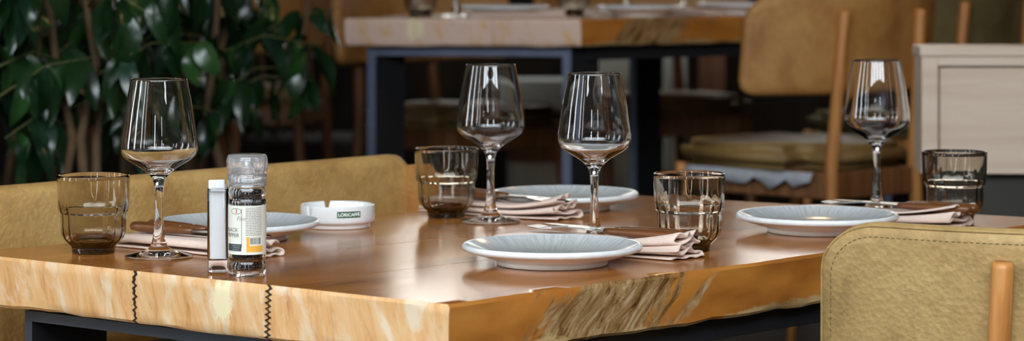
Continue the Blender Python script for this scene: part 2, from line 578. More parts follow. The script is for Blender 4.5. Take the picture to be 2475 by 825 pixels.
# added beyond the rear windows: unseen pale planes that set the table sheen
structure('wall_sheen_plane', bevel_box(-6, 8, 12.5, 12.7, 0, 4.6, 0), M['sheen_plane'])
structure('floor_sheen_plane', bevel_box(-6, 8, R0['y1'] + 0.2, 12.5, -0.1, 0.0, 0), M['sheen_plane'])

# ------------------------------------------------------------------ tables
TZ = 0.75
TH = 0.0605

def fbm(x, y, z, s):
    return noise.noise(Vector((x * s, y * s, z * s))) + 0.5 * noise.noise(Vector((x * s * 2.3 + 7, y * s * 2.3, z * s * 2.3)))

class Slab:
    """A quadrilateral wooden slab: A near corner, B end corner, D far corner of the long edge, Cc opposite corner (plan, local)."""
    def __init__(self, A, B, Cc, D, ztop, th, wob=0.004, seed=0):
        self.A, self.B, self.C, self.D = [Vector(p) for p in (A, B, Cc, D)]
        self.zt, self.th, self.wob, self.seed = ztop, th, wob, seed
    def plan(self, s, t):
        return (self.A * (1 - s) * (1 - t) + self.B * s * (1 - t) + self.D * (1 - s) * t + self.C * s * t)
    def pt(self, s, t, w):
        p = self.plan(s, t)
        z = self.zt - self.th * (1 - w)
        u = (self.B - self.A).normalized()
        v = (self.D - self.A).normalized()
        sd = self.seed
        if s < 1e-6 or s > 1 - 1e-6:
            k = -1 if s < 0.5 else 1
            p = p + u * (k * self.wob * (fbm(p.x, p.y, z * 2 + sd, 9) + 0.6 * fbm(p.x, p.y, z * 3 + sd, 26)))
            if w > 0.995 or w < 0.005: p = p - u * (k * 0.0035)
        if t < 1e-6 or t > 1 - 1e-6:
            k = -1 if t < 0.5 else 1
            p = p + v * (k * self.wob * 0.5 * fbm(p.x, p.y, z * 2 + sd, 9))
            if w > 0.995 or w < 0.005: p = p - v * (k * 0.003)
        if w < 0.5: z += 0.0035 * fbm(p.x, p.y, sd, 14) * (1 - w * 2)
        return (p.x, p.y, z)
    def plank(self, s0, s1, name, mats, parent, gap=0.0006, nt_=56):
        wid = (self.B - self.A).length
        g0 = gap / wid if s0 > 0 else 0
        g1 = gap / wid if s1 < 1 else 0
        S = [s0 + g0 + (s1 - g1 - s0 - g0) * i / 10 for i in range(11)]
        S[0] = s0 + g0; S[-1] = s1 - g1
        T = [i / nt_ for i in range(nt_ + 1)]
        W = [0, 0.06, 0.2, 0.4, 0.6, 0.8, 0.94, 1]
        V, F, MI, idx = [], [], [], {}
        def vid(i, j, k):
            key = (i, j, k)
            if key not in idx:
                idx[key] = len(V)
                V.append(self.pt(S[i], T[j], W[k]))
            return idx[key]
        nS, nT, nW = len(S) - 1, len(T) - 1, len(W) - 1
        for i in range(nS):
            for j in range(nT):
                F.append((vid(i, j, nW), vid(i, j + 1, nW), vid(i + 1, j + 1, nW), vid(i + 1, j, nW))); MI.append(0)
                F.append((vid(i, j, 0), vid(i + 1, j, 0), vid(i + 1, j + 1, 0), vid(i, j + 1, 0))); MI.append(2)
        for i in range(nS):
            for k in range(nW):
                F.append((vid(i, 0, k), vid(i, 0, k + 1), vid(i + 1, 0, k + 1), vid(i + 1, 0, k))); MI.append(1)
                F.append((vid(i, nT, k), vid(i + 1, nT, k), vid(i + 1, nT, k + 1), vid(i, nT, k + 1))); MI.append(1)
        for j in range(nT):
            for k in range(nW):
                F.append((vid(0, j, k), vid(0, j + 1, k), vid(0, j + 1, k + 1), vid(0, j, k + 1))); MI.append(2)
                F.append((vid(nS, j, k), vid(nS, j, k + 1), vid(nS, j + 1, k + 1), vid(nS, j + 1, k))); MI.append(2)
        # orient faces outward: signed volume
        vol = 0.0
        for f in F:
            a, b, c, d = [Vector(V[q]) for q in f]
            vol += a.dot(b.cross(c)) + a.dot(c.cross(d))
        if vol < 0:
            F = [tuple(reversed(f)) for f in F]
        me = mesh(name, V, F, mats, True, MI)
        # keep the arrises crisp
        try:
            me.set_sharp_from_angle(angle=math.radians(40))
        except Exception:
            pass
        return newobj(name, me, parent)

TROT = math.atan2(0.727, 0.690)
TO = Vector((0.05, 3.40))
def tloc(x, y):
    d = Vector((x, y)) - TO
    c, s = math.cos(TROT), math.sin(TROT)
    return (d.x * c + d.y * s, -d.x * s + d.y * c)

TA, TB, TC, TD = (-0.0662, 2.742), (-0.667, 3.213), (0.1393, 4.007), (0.763, 3.616)
BARK_X = tloc(0.105, 2.93)[0]
_sp = (TA[0] + 0.425 * (TB[0] - TA[0]), TA[1] + 0.425 * (TB[1] - TA[1]))
SCAR_Y = tloc(*_sp)[1]
M['top'] = table_top_mat()
M['end'] = table_end_mat()
M['end_pale'] = table_end_mat('pale_end_grain', C(222, 190, 172), 0.36)
M['side'] = table_side_mat()
TMATS = [M['top'], M['end'], M['side']]

def steel_frame(parent, p0, p1, vdir, depth, zt, zb, t=0.011, edge='steel_lit'):
    """flat-bar portal frame from p0 to p1 (local plan), bar depth along vdir."""
    p0, p1, vdir = Vector(p0), Vector(p1), Vector(vdir).normalized()
    u = (p1 - p0).normalized()
    def slab4(a, b, z0, z1):
        P = [a, b, b + vdir * depth, a + vdir * depth]
        V = [(p.x, p.y, z) for z in (z0, z1) for p in P]
        F = [(3, 2, 1, 0), (4, 5, 6, 7), (0, 1, 5, 4), (1, 2, 6, 5), (2, 3, 7, 6), (3, 0, 4, 7)]
        n = (Vector(V[1]) - Vector(V[0])).cross(Vector(V[3]) - Vector(V[0]))
        if n.z < 0: F = [tuple(reversed(f)) for f in F]
        return V, F
    def bar(name, vf):          # front and back edges coloured paler as if catching light, broad faces black
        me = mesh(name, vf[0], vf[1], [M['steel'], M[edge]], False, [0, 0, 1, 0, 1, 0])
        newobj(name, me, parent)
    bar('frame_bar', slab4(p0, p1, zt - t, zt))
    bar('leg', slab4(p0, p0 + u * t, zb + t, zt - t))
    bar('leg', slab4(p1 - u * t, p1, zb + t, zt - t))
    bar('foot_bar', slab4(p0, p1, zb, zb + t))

tbl = thing('dining_table', 'thick live-edge wooden table in front, set with four plates and wine glasses', 'table', (TO.x, TO.y, 0), TROT)
slab = Slab(tloc(*TA), tloc(*TB), tloc(*TC), tloc(*TD), TZ, TH, 0.004, 3)
SEAMS = [0.334, 0.608]
for s0, s1 in ((0, SEAMS[0]), (SEAMS[0], SEAMS[1]), (SEAMS[1], 1)):
    slab.plank(s0, s1, 'plank', TMATS, tbl)
for k, s in enumerate(SEAMS):                       # saw-tooth joint lines on the end face
    pts = []
    n = 19
    for i in range(n + 1):
        w = i / n
        ds = (0.0048 if i % 2 else -0.0048) if k == 0 else (0.0022 if i % 2 else -0.0022) + 0.002 * math.sin(i * 1.7)
        pts.append(slab.pt(s + ds, 0.0, w))
    V, F = [], []
    hw = 0.0022 if k == 0 else 0.0026
    u = (slab.B - slab.A).normalized()
    v = (slab.D - slab.A).normalized()
    for i, p in enumerate(pts):
        ww = hw * (0.7 + 0.7 * random.random())
        for (du, dv) in ((-ww, -0.0012), (ww, -0.0012), (ww, 0.002), (-ww, 0.002)):
            V.append((p[0] + u.x * du / 2 + v.x * dv, p[1] + u.y * du / 2 + v.y * dv, p[2]))
    for i in range(n):
        for j in range(4):
            q = (j + 1) % 4
            F.append((i * 4 + j, i * 4 + q, (i + 1) * 4 + q, (i + 1) * 4 + j))
    F.append((3, 2, 1, 0)); F.append(tuple(n * 4 + j for j in range(4)))
    part('saw_tooth_joint', (V, F), M['joint'], tbl, False, 'dark zigzag joint between planks')
vd = (slab.D - slab.A)
for (t0, sgn) in ((0.022, 1), (0.975, -1)):
    p0 = slab.plan(0.12, t0); p1 = slab.plan(0.893, t0)
    steel_frame(tbl, p0, p1, vd * sgn, 0.112, TZ - TH - 0.0045, 0.0, 0.0125, 'steel_lit_near')
for s in (0.045,):
    a0 = slab.plan(s, 0.02); a1 = slab.plan(s, 0.98)
    d = (a1 - a0); L = d.length
    vf = xf(bevel_box(0, L, -0.012, 0.012, -0.024, 0, 0.001), Matrix.Translation((a0.x, a0.y, TZ - TH - 0.0035)) @ Matrix.Rotation(math.atan2(d.y, d.x), 4, 'Z'))
    part('rail', vf, M['steel'], tbl, False)

# far table on the platform
FO = Vector((0.35, 6.5))
FROT = math.atan2(0.651, 0.758)
def floc(x, y):
    d = Vector((x, y)) - FO
    c, s = math.cos(FROT), math.sin(FROT)
    return (d.x * c + d.y * s, -d.x * s + d.y * c)
ftbl = thing('dining_table', 'blurred wooden table with a pale end and blue-black steel frame behind', 'table', (FO.x, FO.y, STEP_Z), FROT)
FA, FB, FC, FD = (0.154, 5.90), (-0.378, 5.975), (0.20, 7.33), (1.177, 6.78)
fslab = Slab(floc(*FA), floc(*FB), floc(*FC), floc(*FD), TZ, TH, 0.003, 9)
for s0, s1 in ((0, 0.37), (0.37, 0.7), (0.7, 1)):
    fslab.plank(s0, s1, 'plank', [M['top'], M['end_pale'], M['side']], ftbl, nt_=30)
fu = Vector(floc(0.154 + 0.758, 5.90 + 0.651)) - Vector(floc(0.154, 5.9))
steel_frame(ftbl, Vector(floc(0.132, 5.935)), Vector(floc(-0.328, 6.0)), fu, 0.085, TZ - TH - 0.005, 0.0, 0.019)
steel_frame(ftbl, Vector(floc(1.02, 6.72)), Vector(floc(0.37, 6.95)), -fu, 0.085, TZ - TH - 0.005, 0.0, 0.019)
for (p, q) in (((0.165, 5.965), (1.0, 6.68)), ((-0.30, 6.06), (0.33, 6.9))):
    a, b = Vector(floc(*p)), Vector(floc(*q)); d = b - a
    vf = xf(bevel_box(0, d.length, -0.012, 0.012, -0.03, 0, 0.001), Matrix.Translation((a.x, a.y, TZ - TH - 0.004)) @ Matrix.Rotation(math.atan2(d.y, d.x), 4, 'Z'))
    part('rail', vf, M['steel'], ftbl, False)

# ------------------------------------------------------------------ chairs
HW, ZB, ZT, WRAP, PX = 0.315, 0.612, 0.816, 0.120, 0.128

def back_y(x):
    return 0.012 + WRAP * (abs(x) / HW) ** 2.0

def back_shell(hw, zb, zt, rt, rb, th, yfun, lean=0.10, n=56, m=14):
    """padded backrest with rounded corners; returns verts/faces and the rear outline path."""
    xs = []
    for i in range(n + 1):
        a = math.pi * i / n
        xs.append(-hw * (0.72 * math.cos(a) + 0.28 * (1 - 2 * i / n)))
    def lim(x):
        e = hw - abs(x)
        zt_ = zt if e >= rt else zt - rt + math.sqrt(max(0, rt * rt - (rt - e) ** 2))
        zb_ = zb if e >= rb else zb + rb - math.sqrt(max(0, rb * rb - (rb - e) ** 2))
        zt_ -= 0.012 * (abs(x) / hw) ** 3 * 0
        return zb_, zt_
    def P(x, z, side):
        zl, zh = lim(x)
        e = min(z - zl, zh - z, (hw - abs(x)) * 0.9 + 0.0)
        edge = max(0.0, min(1.0, e / 0.016))
        k = math.sqrt(max(0.0, 1 - (1 - edge) ** 2))
        t = th * (0.28 + 0.72 * k) / 2
        nx = -2 * WRAP * x / (HW * HW) if yfun is back_y else 0.0
        nv = Vector((nx, 1, 0)).normalized()
        y = yfun(x) - lean * (z - zb)
        return (x + nv.x * t * side, y + nv.y * t * side, z)
    V, F = [], []
    W = [0, 0.03, 0.07, 0.13] + [0.13 + 0.74 * k / (m - 7) for k in range(1, m - 7)] + [0.87, 0.93, 0.97, 1.0]
    nw = len(W)
    for side in (-1, 1):
        for x in xs:
            zl, zh = lim(x)
            for w in W:
                V.append(P(x, zl + (zh - zl) * w, side))
    nx_ = len(xs)
    def vid(s, i, k): return s * nx_ * nw + i * nw + k
    for i in range(nx_ - 1):
        for k in range(nw - 1):
            F.append((vid(0, i, k), vid(0, i + 1, k), vid(0, i + 1, k + 1), vid(0, i, k + 1)))
            F.append((vid(1, i, k), vid(1, i, k + 1), vid(1, i + 1, k + 1), vid(1, i + 1, k)))
    for i in range(nx_ - 1):
        F.append((vid(0, i, nw - 1), vid(0, i + 1, nw - 1), vid(1, i + 1, nw - 1), vid(1, i, nw - 1)))
        F.append((vid(0, i, 0), vid(1, i, 0), vid(1, i + 1, 0), vid(0, i + 1, 0)))
    for k in range(nw - 1):
        F.append((vid(0, 0, k), vid(0, 0, k + 1), vid(1, 0, k + 1), vid(1, 0, k)))
        F.append((vid(0, nx_ - 1, k), vid(1, nx_ - 1, k), vid(1, nx_ - 1, k + 1), vid(0, nx_ - 1, k + 1)))
    def outline(inset, side=-1, off=0.0):
        # walk up the left edge, over the top, down the right edge
        path = []
        h2, zt2, zb2, r2 = hw - inset, zt - inset, zb + inset, max(0.01, rt - inset)
        for k in range(14):
            path.append((-h2, zb2 + 0.02 + (zt2 - r2 - zb2 - 0.02) * k / 14))
        for k in range(13):
            a = math.pi - (math.pi / 2) * k / 12
            path.append((-h2 + r2 + r2 * math.cos(a), zt2 - r2 + r2 * math.sin(a)))
        for k in range(1, 60):
            path.append((-h2 + r2 + (2 * h2 - 2 * r2) * k / 60, zt2))
        for k in range(13):
            a = math.pi / 2 - (math.pi / 2) * k / 12
            path.append((h2 - r2 + r2 * math.cos(a), zt2 - r2 + r2 * math.sin(a)))
        for k in range(14):
            path.append((h2, zt2 - r2 - (zt2 - r2 - zb2 - 0.02) * (k + 1) / 14))
        out = []
        for (x, z) in path:
            p = Vector(P(x, z, side))
            nx = -2 * WRAP * x / (HW * HW) if yfun is back_y else 0.0
            nv = Vector((nx, 1, 0)).normalized()
            out.append(p + nv * side * off)
        return out
    return (V, F), outline

def dashes(path, on, off, w, lift):
    """short thread dashes along a 3-D path"""
    V, F = [], []
    P = [Vector(p) for p in path]
    d = [0.0]
    for a, b in zip(P, P[1:]): d.append(d[-1] + (b - a).length)
    def at(s):
        for i in range(len(P) - 1):
            if d[i + 1] >= s:
                t = (s - d[i]) / max(1e-9, d[i + 1] - d[i])
                return P[i].lerp(P[i + 1], t)
        return P[-1]
    s = 0.0
    while s + on < d[-1]:
        tv = tube([at(s), at(s + on / 2), at(s + on)], [w * 0.6, w, w * 0.6], 5)
        o = len(V)
        V += tv[0]; F += [tuple(q + o for q in f) for f in tv[1]]
        s += on + off
    return V, F

def make_chair(label, leather, detail=True, loc=(0, 0, 0), rz=0.0, group='leather and oak chairs', wood='oak', lining=False, seat=None, rail=None):
    t = thing('dining_chair', label, 'chair', loc, rz, group)
    shell, outline = back_shell(HW, ZB, ZT, 0.062, 0.03, 0.03, back_y)
    b = part('backrest', shell, M[leather], t)
    if detail:
        part('stitching', dashes(outline(0.0155, -1, 0.0002), 0.0042, 0.0028, 0.0006, 0), M['stitch'], b)
        part('piping', tube(outline(0.0035, -1, 0.0), 0.0017, 6), M[leather], b)
    # seat pad
    bm = bmesh.new()
    bmesh.ops.create_cube(bm, size=1.0)
    for v in bm.verts:
        front = v.co.y > 0
        v.co = Vector((v.co.x * (0.47 if front else 0.40), 0.24 + v.co.y * 0.42, 0.482 + v.co.z * 0.05))
    vert_edges = [e for e in bm.edges if abs(e.verts[0].co.z - e.verts[1].co.z) > 0.01]
    bmesh.ops.bevel(bm, geom=vert_edges, offset=0.07, segments=6, affect='EDGES')
    hor = [e for e in bm.edges if abs(e.verts[0].co.z - e.verts[1].co.z) < 1e-5 and any(abs(f.normal.z) > 0.9 for f in e.link_faces)]
    bmesh.ops.bevel(bm, geom=hor, offset=0.016, segments=4, affect='EDGES')
    bm.normal_update(); bm.verts.index_update()
    part('seat', ([v.co.copy() for v in bm.verts], [tuple(v.index for v in f.verts) for f in bm.faces]), M[seat or leather], t)
    bm.free()
    yb = back_y(PX) - 0.0125
    for sx in (-1, 1):
        top = Vector((sx * PX, yb - 0.10 * (0.78 - ZB) - 0.012, 0.782))
        mid = Vector((sx * (PX + 0.012), yb + 0.0, 0.46))
        bot = Vector((sx * (PX + 0.03), yb - 0.03, 0.0))
        p = [bot, bot.lerp(mid, 0.5), mid, mid.lerp(top, 0.5), top.lerp(mid, 0.02), top]
        part('back_post', tube(p, [0.010, 0.0135, 0.0155, 0.0135, 0.0122, 0.0105], 14), M[wood], t)
        fl = [Vector((sx * 0.215, 0.455, 0)), Vector((sx * 0.205, 0.43, 0.2)), Vector((sx * 0.195, 0.41, 0.458))]
        part('front_leg', tube(fl, [0.010, 0.014, 0.018], 12), M[wood], t)
        a, c = Vector((sx * (PX + 0.012), yb + 0.012, 0.43)), Vector((sx * 0.196, 0.40, 0.43))
        d = c - a
        vf = xf(bevel_box(0, d.length, -0.010, 0.010, -0.028, 0.027, 0.003), Matrix.Translation(a) @ Matrix.Rotation(math.atan2(d.y, d.x), 4, 'Z'))
        part('side_rail', vf, M[rail or wood], t, False)
    flat_box('rear_rail', (-PX, PX, yb - 0.008, yb + 0.012, 0.402, 0.457), M[rail or wood], t)
    flat_box('front_rail', (-0.18, 0.18, 0.40, 0.42, 0.402, 0.457), M[rail or wood], t)
    if lining:
        V, F = [], []
        n = 16
        for i in range(n + 1):
            f = i / n
            px, py = -0.166 - 0.052 * f, 0.05 + 0.33 * f + 0.0
            dz = 0.014 + 0.040 * abs(noise.noise(Vector((f * 5.5, 3.1, 0)))) + 0.012 * math.sin(i * 0.9) ** 2
            for (o_, zz) in ((0.0, 0.4555), (0.008, 0.4555 - dz), (-0.0015, 0.4555), (0.0065, 0.4555 - dz)):
                V.append((px - o_ - 0.003 * math.sin(i * 1.3) ** 2, py, zz))
        for i in range(n):
            a = i * 4; b2 = (i + 1) * 4
            F += [(a, a + 1, b2 + 1, b2), (a + 2, b2 + 2, b2 + 3, a + 3), (a + 1, a + 3, b2 + 3, b2 + 1), (a, b2, b2 + 2, a + 2)]
        F += [(0, 2, 3, 1), (n * 4, n * 4 + 1, n * 4 + 3, n * 4 + 2)]
        part('torn_lining', (V, F), M['lining'], t, True, 'pale torn lining hanging below the seat')
    return t

# near chair: its left back edge sits at about (0.345, 3.02); it faces away from the camera
near_chair = make_chair('tan leather chair with stitched curved back, nearest, at the table\'s right', 'leather', True,
                        (0.656, 2.845, 0), math.radians(-5))
chairA = make_chair('blurred warm-lit leather chair with torn lining under its seat, behind the table', 'leather_warm_lit', True,
                    (0.748, 5.385, STEP_Z), FROT, lining=True, seat='leather_seat', rail='oak_dark')
chairA.scale = (0.9, 0.95, 1.0)
chairB = make_chair('dark olive leather chair behind the pale panelled cabinet', 'leather_dark', False, (1.163, 6.385, STEP_Z), FROT + 0.05)
chairC = make_chair('brown leather chair at the left far side of the blurred table', 'leather_warm_lit', False, (-0.31, 6.98, STEP_Z), math.radians(226), wood='oak_dark', seat='leather_seat')
chairD = make_chair('brown leather chair at the right far side of the blurred table', 'leather_warm_lit', False, (0.34, 7.55, STEP_Z), math.radians(195), wood='oak_dark', seat='leather_seat')
chairE = make_chair('shadowed brown chair half hidden by the leaves, left of the blurred table', 'leather_warm_lit', False, (-0.57, 7.75, STEP_Z), math.radians(78), wood='oak_dark', seat='leather_seat')

# bench on the far side of the near table
BN_E = Vector((-0.160, 3.940)); BN_D = Vector((0.667, 0.745)).normalized()
bench = thing('bench', 'long tan leather bench with straight low back behind the left of the table', 'bench',
              (BN_E.x, BN_E.y, 0), math.atan2(BN_D.y, BN_D.x) + math.pi)
# local: +x runs towards the camera-left end, +y away from the sitter... the sitter faces +y after the half turn
BL = 1.22
sh, outl = back_shell(BL / 2, 0.592, ZT, 0.03, 0.02, 0.034, lambda x: 0.0, lean=-0.0, n=60)
bb = part('backrest', xf(sh, Matrix.Translation((BL / 2, 0, 0))), M['leather_bench'], bench)
prof = [(0.016, 0.60), (0.016, 0.80), (0.03, 0.80), (0.075, 0.755), (0.10, 0.70), (0.115, 0.62), (0.115, 0.60)]
V = [(-0.012, y, z) for (y, z) in prof] + [(0.014, y, z) for (y, z) in prof]
n = len(prof)
F = [tuple(range(n)), tuple(range(2 * n - 1, n - 1, -1))] + [(i, i + n, (i + 1) % n + n, (i + 1) % n) for i in range(n)]
part('side_wing', (V, F), M['leather_warm_lit'], bench, False, 'orange-brown sloping side wing')  # bench leather too, its warmer light put into the colour
part('seat', bevel_box(0.0, BL, -0.02, 0.20, 0.42, 0.47, 0.014, 3), M['leather_bench'], bench)
for x in (0.05, BL - 0.05):
    for y in (0.0, 0.16):
        part('leg', tube([(x, y, 0), (x, y, 0.42)], [0.014, 0.019], 12), M['oak_dark'], bench)
for x in (0.2, BL - 0.2):
    part('back_post', tube([(x, -0.028, 0.3), (x, -0.03, 0.76)], [0.014, 0.0125], 12), M['oak_dark'], bench)
part('rear_rail', bevel_box(0.05, BL - 0.05, -0.03, -0.01, 0.36, 0.42, 0.003), M['oak_dark'], bench, False)

# ------------------------------------------------------------------ glassware
FOOT = [(0, 0), (0.034, 0), (0.0402, 0.0006), (0.0409, 0.0016), (0.0400, 0.0026), (0.030, 0.0046), (0.018, 0.0076), (0.0108, 0.0122), (0.0088, 0.0175)]
STEM = [(0.0088, 0.0175), (0.0068, 0.026), (0.0055, 0.040), (0.0050, 0.058), (0.0051, 0.076), (0.0060, 0.0865), (0.0082, 0.0935)]
BOWL_O = [(0.0082, 0.0935), (0.0125, 0.0988), (0.0195, 0.1048), (0.0293, 0.1107), (0.0388, 0.1168), (0.0438, 0.1218), (0.0460, 0.1268), (0.0466, 0.132),
          (0.0461, 0.139), (0.0443, 0.1507), (0.0408, 0.175), (0.0362, 0.1993), (0.0337, 0.2124)]
RIM = [(0.0337, 0.2124), (0.0334, 0.2131), (0.0329, 0.2131), (0.0327, 0.2124)]
BOWL_I = [(0.0327, 0.2124), (0.0352, 0.1993), (0.0398, 0.175), (0.0433, 0.1507), (0.0451, 0.139), (0.0455, 0.132), (0.0448, 0.1272), (0.0424, 0.1226),
          (0.0376, 0.1182), (0.028, 0.1128), (0.018, 0.1078), (0.009, 0.1046), (0, 0.1038)]

def make_wine_glass():
    t = thing('wine_glass', 'wine glass', 'wine glass', group='empty wine glasses')
    cf = [FOOT[0]] + catmull(FOOT[1:], 4)
    part('foot', lathe(cf, 64), M['clear'], t)
    part('stem', lathe(catmull(STEM, 5), 64), M['clear'], t)
    bo = catmull(BOWL_O, 5) + RIM[1:3] + catmull(BOWL_I, 5)
    bo[-1] = (0, BOWL_I[-1][1])
    part('bowl', lathe(bo, 64), M['clear'], t)
    return t

def put(root, first, items, z=TZ):
    z = z + 0.0004
    for i, (x, y, rz, lab) in enumerate(items):
        if i == 0 and first:
            root.location = (x, y, z); root.rotation_euler = (0, 0, rz); root['label'] = lab
        else:
            copy_thing(root, (x, y, z), rz, lab)

wg = make_wine_glass()
put(wg, True, [(-0.4228, 3.172, 0, 'empty wine glass at far left, between smoky tumbler and pepper mill'),
               (-0.029, 3.583, 0, 'empty wine glass beside the smoky tumbler at the table\'s middle back'),
               (0.1035, 3.3265, 0, 'empty wine glass directly behind the front plate'),
               (0.513, 3.725, 0, 'empty wine glass at far right, behind the right-hand plate')])

TUM_O = [(0, 0.0006), (0.020, 0.0), (0.0250, 0.0003), (0.0259, 0.0014), (0.0262, 0.006), (0.0274, 0.0088), (0.0327, 0.0140), (0.0368, 0.0190), (0.0386, 0.0245), (0.0391, 0.0316),
         (0.0395, 0.0465), (0.0402, 0.0490), (0.0418, 0.0508), (0.0424, 0.0540), (0.0429, 0.0605), (0.0436, 0.078), (0.0441, 0.0935)]
TUM_I = [(0.0413, 0.0935), (0.0407, 0.078), (0.0399, 0.0605), (0.0386, 0.0545), (0.0368, 0.0500), (0.0362, 0.0460), (0.0356, 0.0316), (0.0346, 0.0250), (0.0318, 0.0190), (0.026, 0.0145), (0.014, 0.0125), (0, 0.0122)]

def facet(r, z, t, n=16):
    # flat vertical panels below the shoulder, fading to round at rim and foot
    a = (t % (2 * math.pi / n)) - math.pi / n
    poly = math.cos(math.pi / n) / math.cos(a)
    w = 1.0
    if z > 0.056: w = max(0.0, 1 - (z - 0.056) / 0.012)
    if z < 0.008: w = max(0.0, z / 0.008)
    return r * (1 + 1.25 * w * (poly - 1))

def make_tumbler():
    o = [TUM_O[0]] + catmull(TUM_O[1:], 3) + [(0.0439, 0.0944), (0.0432, 0.0948), (0.0421, 0.0947), (0.0415, 0.0943)] + catmull(TUM_I, 3)
    o[-1] = (0, TUM_I[-1][1])
    me = mesh('tumbler', *lathe(o, 128, facet), M['smoke'])
    return tag(newobj('tumbler', me), 'tumbler', 'tumbler', 'smoky stacking tumblers')

tm = make_tumbler()
put(tm, True, [(-0.508, 3.213, 0.1, 'smoky brown tumbler at far left edge of the table'),
               (-0.090, 3.646, 0.5, 'smoky brown tumbler behind the ashtray, in front of the bench end'),
               (0.2165, 3.235, 0.3, 'smoky brown tumbler right of the front plate, behind rolled napkin'),
               (0.600, 3.590, 0.7, 'smoky brown tumbler at far right in front of the pale cabinet')])

# ------------------------------------------------------------------ plates
PL_OUT = [(0, 0.0030), (0.055, 0.0025), (0.0600, 0.0012), (0.0615, 0), (0.0640, 0), (0.0652, 0.0012), (0.0655, 0.0048), (0.0672, 0.0060), (0.080, 0.0098), (0.0935, 0.0140), (0.1022, 0.0166)]
PL_RIM = [(0.1022, 0.0166), (0.1044, 0.0178), (0.1058, 0.0203), (0.1054, 0.0228), (0.1035, 0.0243), (0.1012, 0.0240)]
PL_IN = [(0.1012, 0.0240), (0.0985, 0.0226), (0.090, 0.0186), (0.076, 0.0130), (0.062, 0.0093), (0.048, 0.0082), (0.025, 0.0078), (0, 0.0077)]

def make_plate():
    t = thing('plate', 'plate', 'plate', group='grey glazed plates')
    part('underside', lathe([PL_OUT[0]] + catmull(PL_OUT[1:], 3), 96), M['plate_white'], t)
    part('rim', lathe(catmull(PL_RIM, 4), 96), M['plate_rim'], t)
    c = catmull(PL_IN, 4); c[-1] = (0, PL_IN[-1][1])
    part('well', lathe(c, 96), M['plate_glaze'], t)
    return t

pl = make_plate()
put(pl, True, [(-0.350, 3.368, 0.3, 'grey glazed plate behind the pepper mill, beside the ashtray'),
               (0.0744, 3.766, 1.1, 'grey glazed plate farthest back at the table\'s middle'),
               (0.0470, 3.096, 2.0, 'grey glazed plate at the front, nearest the table corner'),
               (0.3985, 3.457, 4.0, 'grey glazed plate at right, partly behind the chair back')])

# ------------------------------------------------------------------ napkins and cutlery
def napkin_mesh(name, L, W, H, seed, flare=0.6, layers=4):
    rnd = random.Random(seed)
    ctrl = []
    hw = W / 2
    for k in range(layers):
        z = 0.0016 + (H - 0.003) * k / (layers - 1)
        wl = hw * (1 - 0.08 * k - 0.08 * rnd.random())
        a, b = (-wl, wl) if k % 2 == 0 else (wl, -wl)
        for q in range(5):
            ctrl.append((a + (b - a) * q / 4, z))
        if k < layers - 1:
            zn = 0.0016 + (H - 0.003) * (k + 1) / (layers - 1)
            ctrl.append((b * 1.08, (z + zn) / 2))
    cs = catmull(ctrl, 3)
    n = len(cs)
    th = 0.0010
    nor = []
    for i in range(n):
        a, b = cs[max(i - 1, 0)], cs[min(i + 1, n - 1)]
        d = Vector((b[0] - a[0], b[1] - a[1]))
        d = d.normalized() if d.length > 1e-9 else Vector((1, 0))
        nor.append(Vector((-d.y, d.x)))
    V, F = [], []
    NS = 26
    for s in range(NS + 1):
        t = s / NS
        e = max(0.0, (t - 0.62) / 0.38) ** 1.6            # the open end fans out
        e0 = max(0.0, (0.14 - t) / 0.14)
        for side in (1, -1):
            for i in range(n):
                y, z = cs[i]
                zz = z * (1 + flare * e - 0.25 * e0)
                yy = y * (1 - 0.06 * e)
                wv = (0.0022 * e + 0.0005) * math.sin(y * 230 + i * 0.35 + seed) * min(1.0, z / 0.004)
                zz += wv + 0.0022 * e * noise.noise(Vector((y * 70, i * 0.15, seed))) * min(1.0, z / 0.004)
                xx = -L / 2 + L * t + e * 0.010 * noise.noise(Vector((i * 0.13, seed * 3.3, 0)))
                zz = max(zz, 0.0012)
                V.append((xx, yy + nor[i].x * th * side, max(zz + nor[i].y * th * side, 0.0001)))
    def vid(s, side, i): return s * 2 * n + side * n + i
    for s in range(NS):
        for i in range(n - 1):
            F.append((vid(s, 0, i), vid(s + 1, 0, i), vid(s + 1, 0, i + 1), vid(s, 0, i + 1)))
            F.append((vid(s, 1, i), vid(s, 1, i + 1), vid(s + 1, 1, i + 1), vid(s + 1, 1, i)))
        F.append((vid(s, 0, 0), vid(s, 1, 0), vid(s + 1, 1, 0), vid(s + 1, 0, 0)))
        F.append((vid(s, 0, n - 1), vid(s + 1, 0, n - 1), vid(s + 1, 1, n - 1), vid(s, 1, n - 1)))
    for s in (0, NS):
        for i in range(n - 1):
            q = (vid(s, 0, i), vid(s, 0, i + 1), vid(s, 1, i + 1), vid(s, 1, i))
            F.append(q if s == 0 else tuple(reversed(q)))
    return mesh(name, V, F, M['linen'])

def napkin(x, y, ang, L, W, H, seed, label, z=TZ, flare=0.6, layers=4):
    o = newobj('napkin', napkin_mesh('napkin', L, W, H, seed, flare, layers), None, (x, y, z + 0.0002), (0, 0, ang))
    return tag(o, label, 'napkin', 'folded pink napkins')

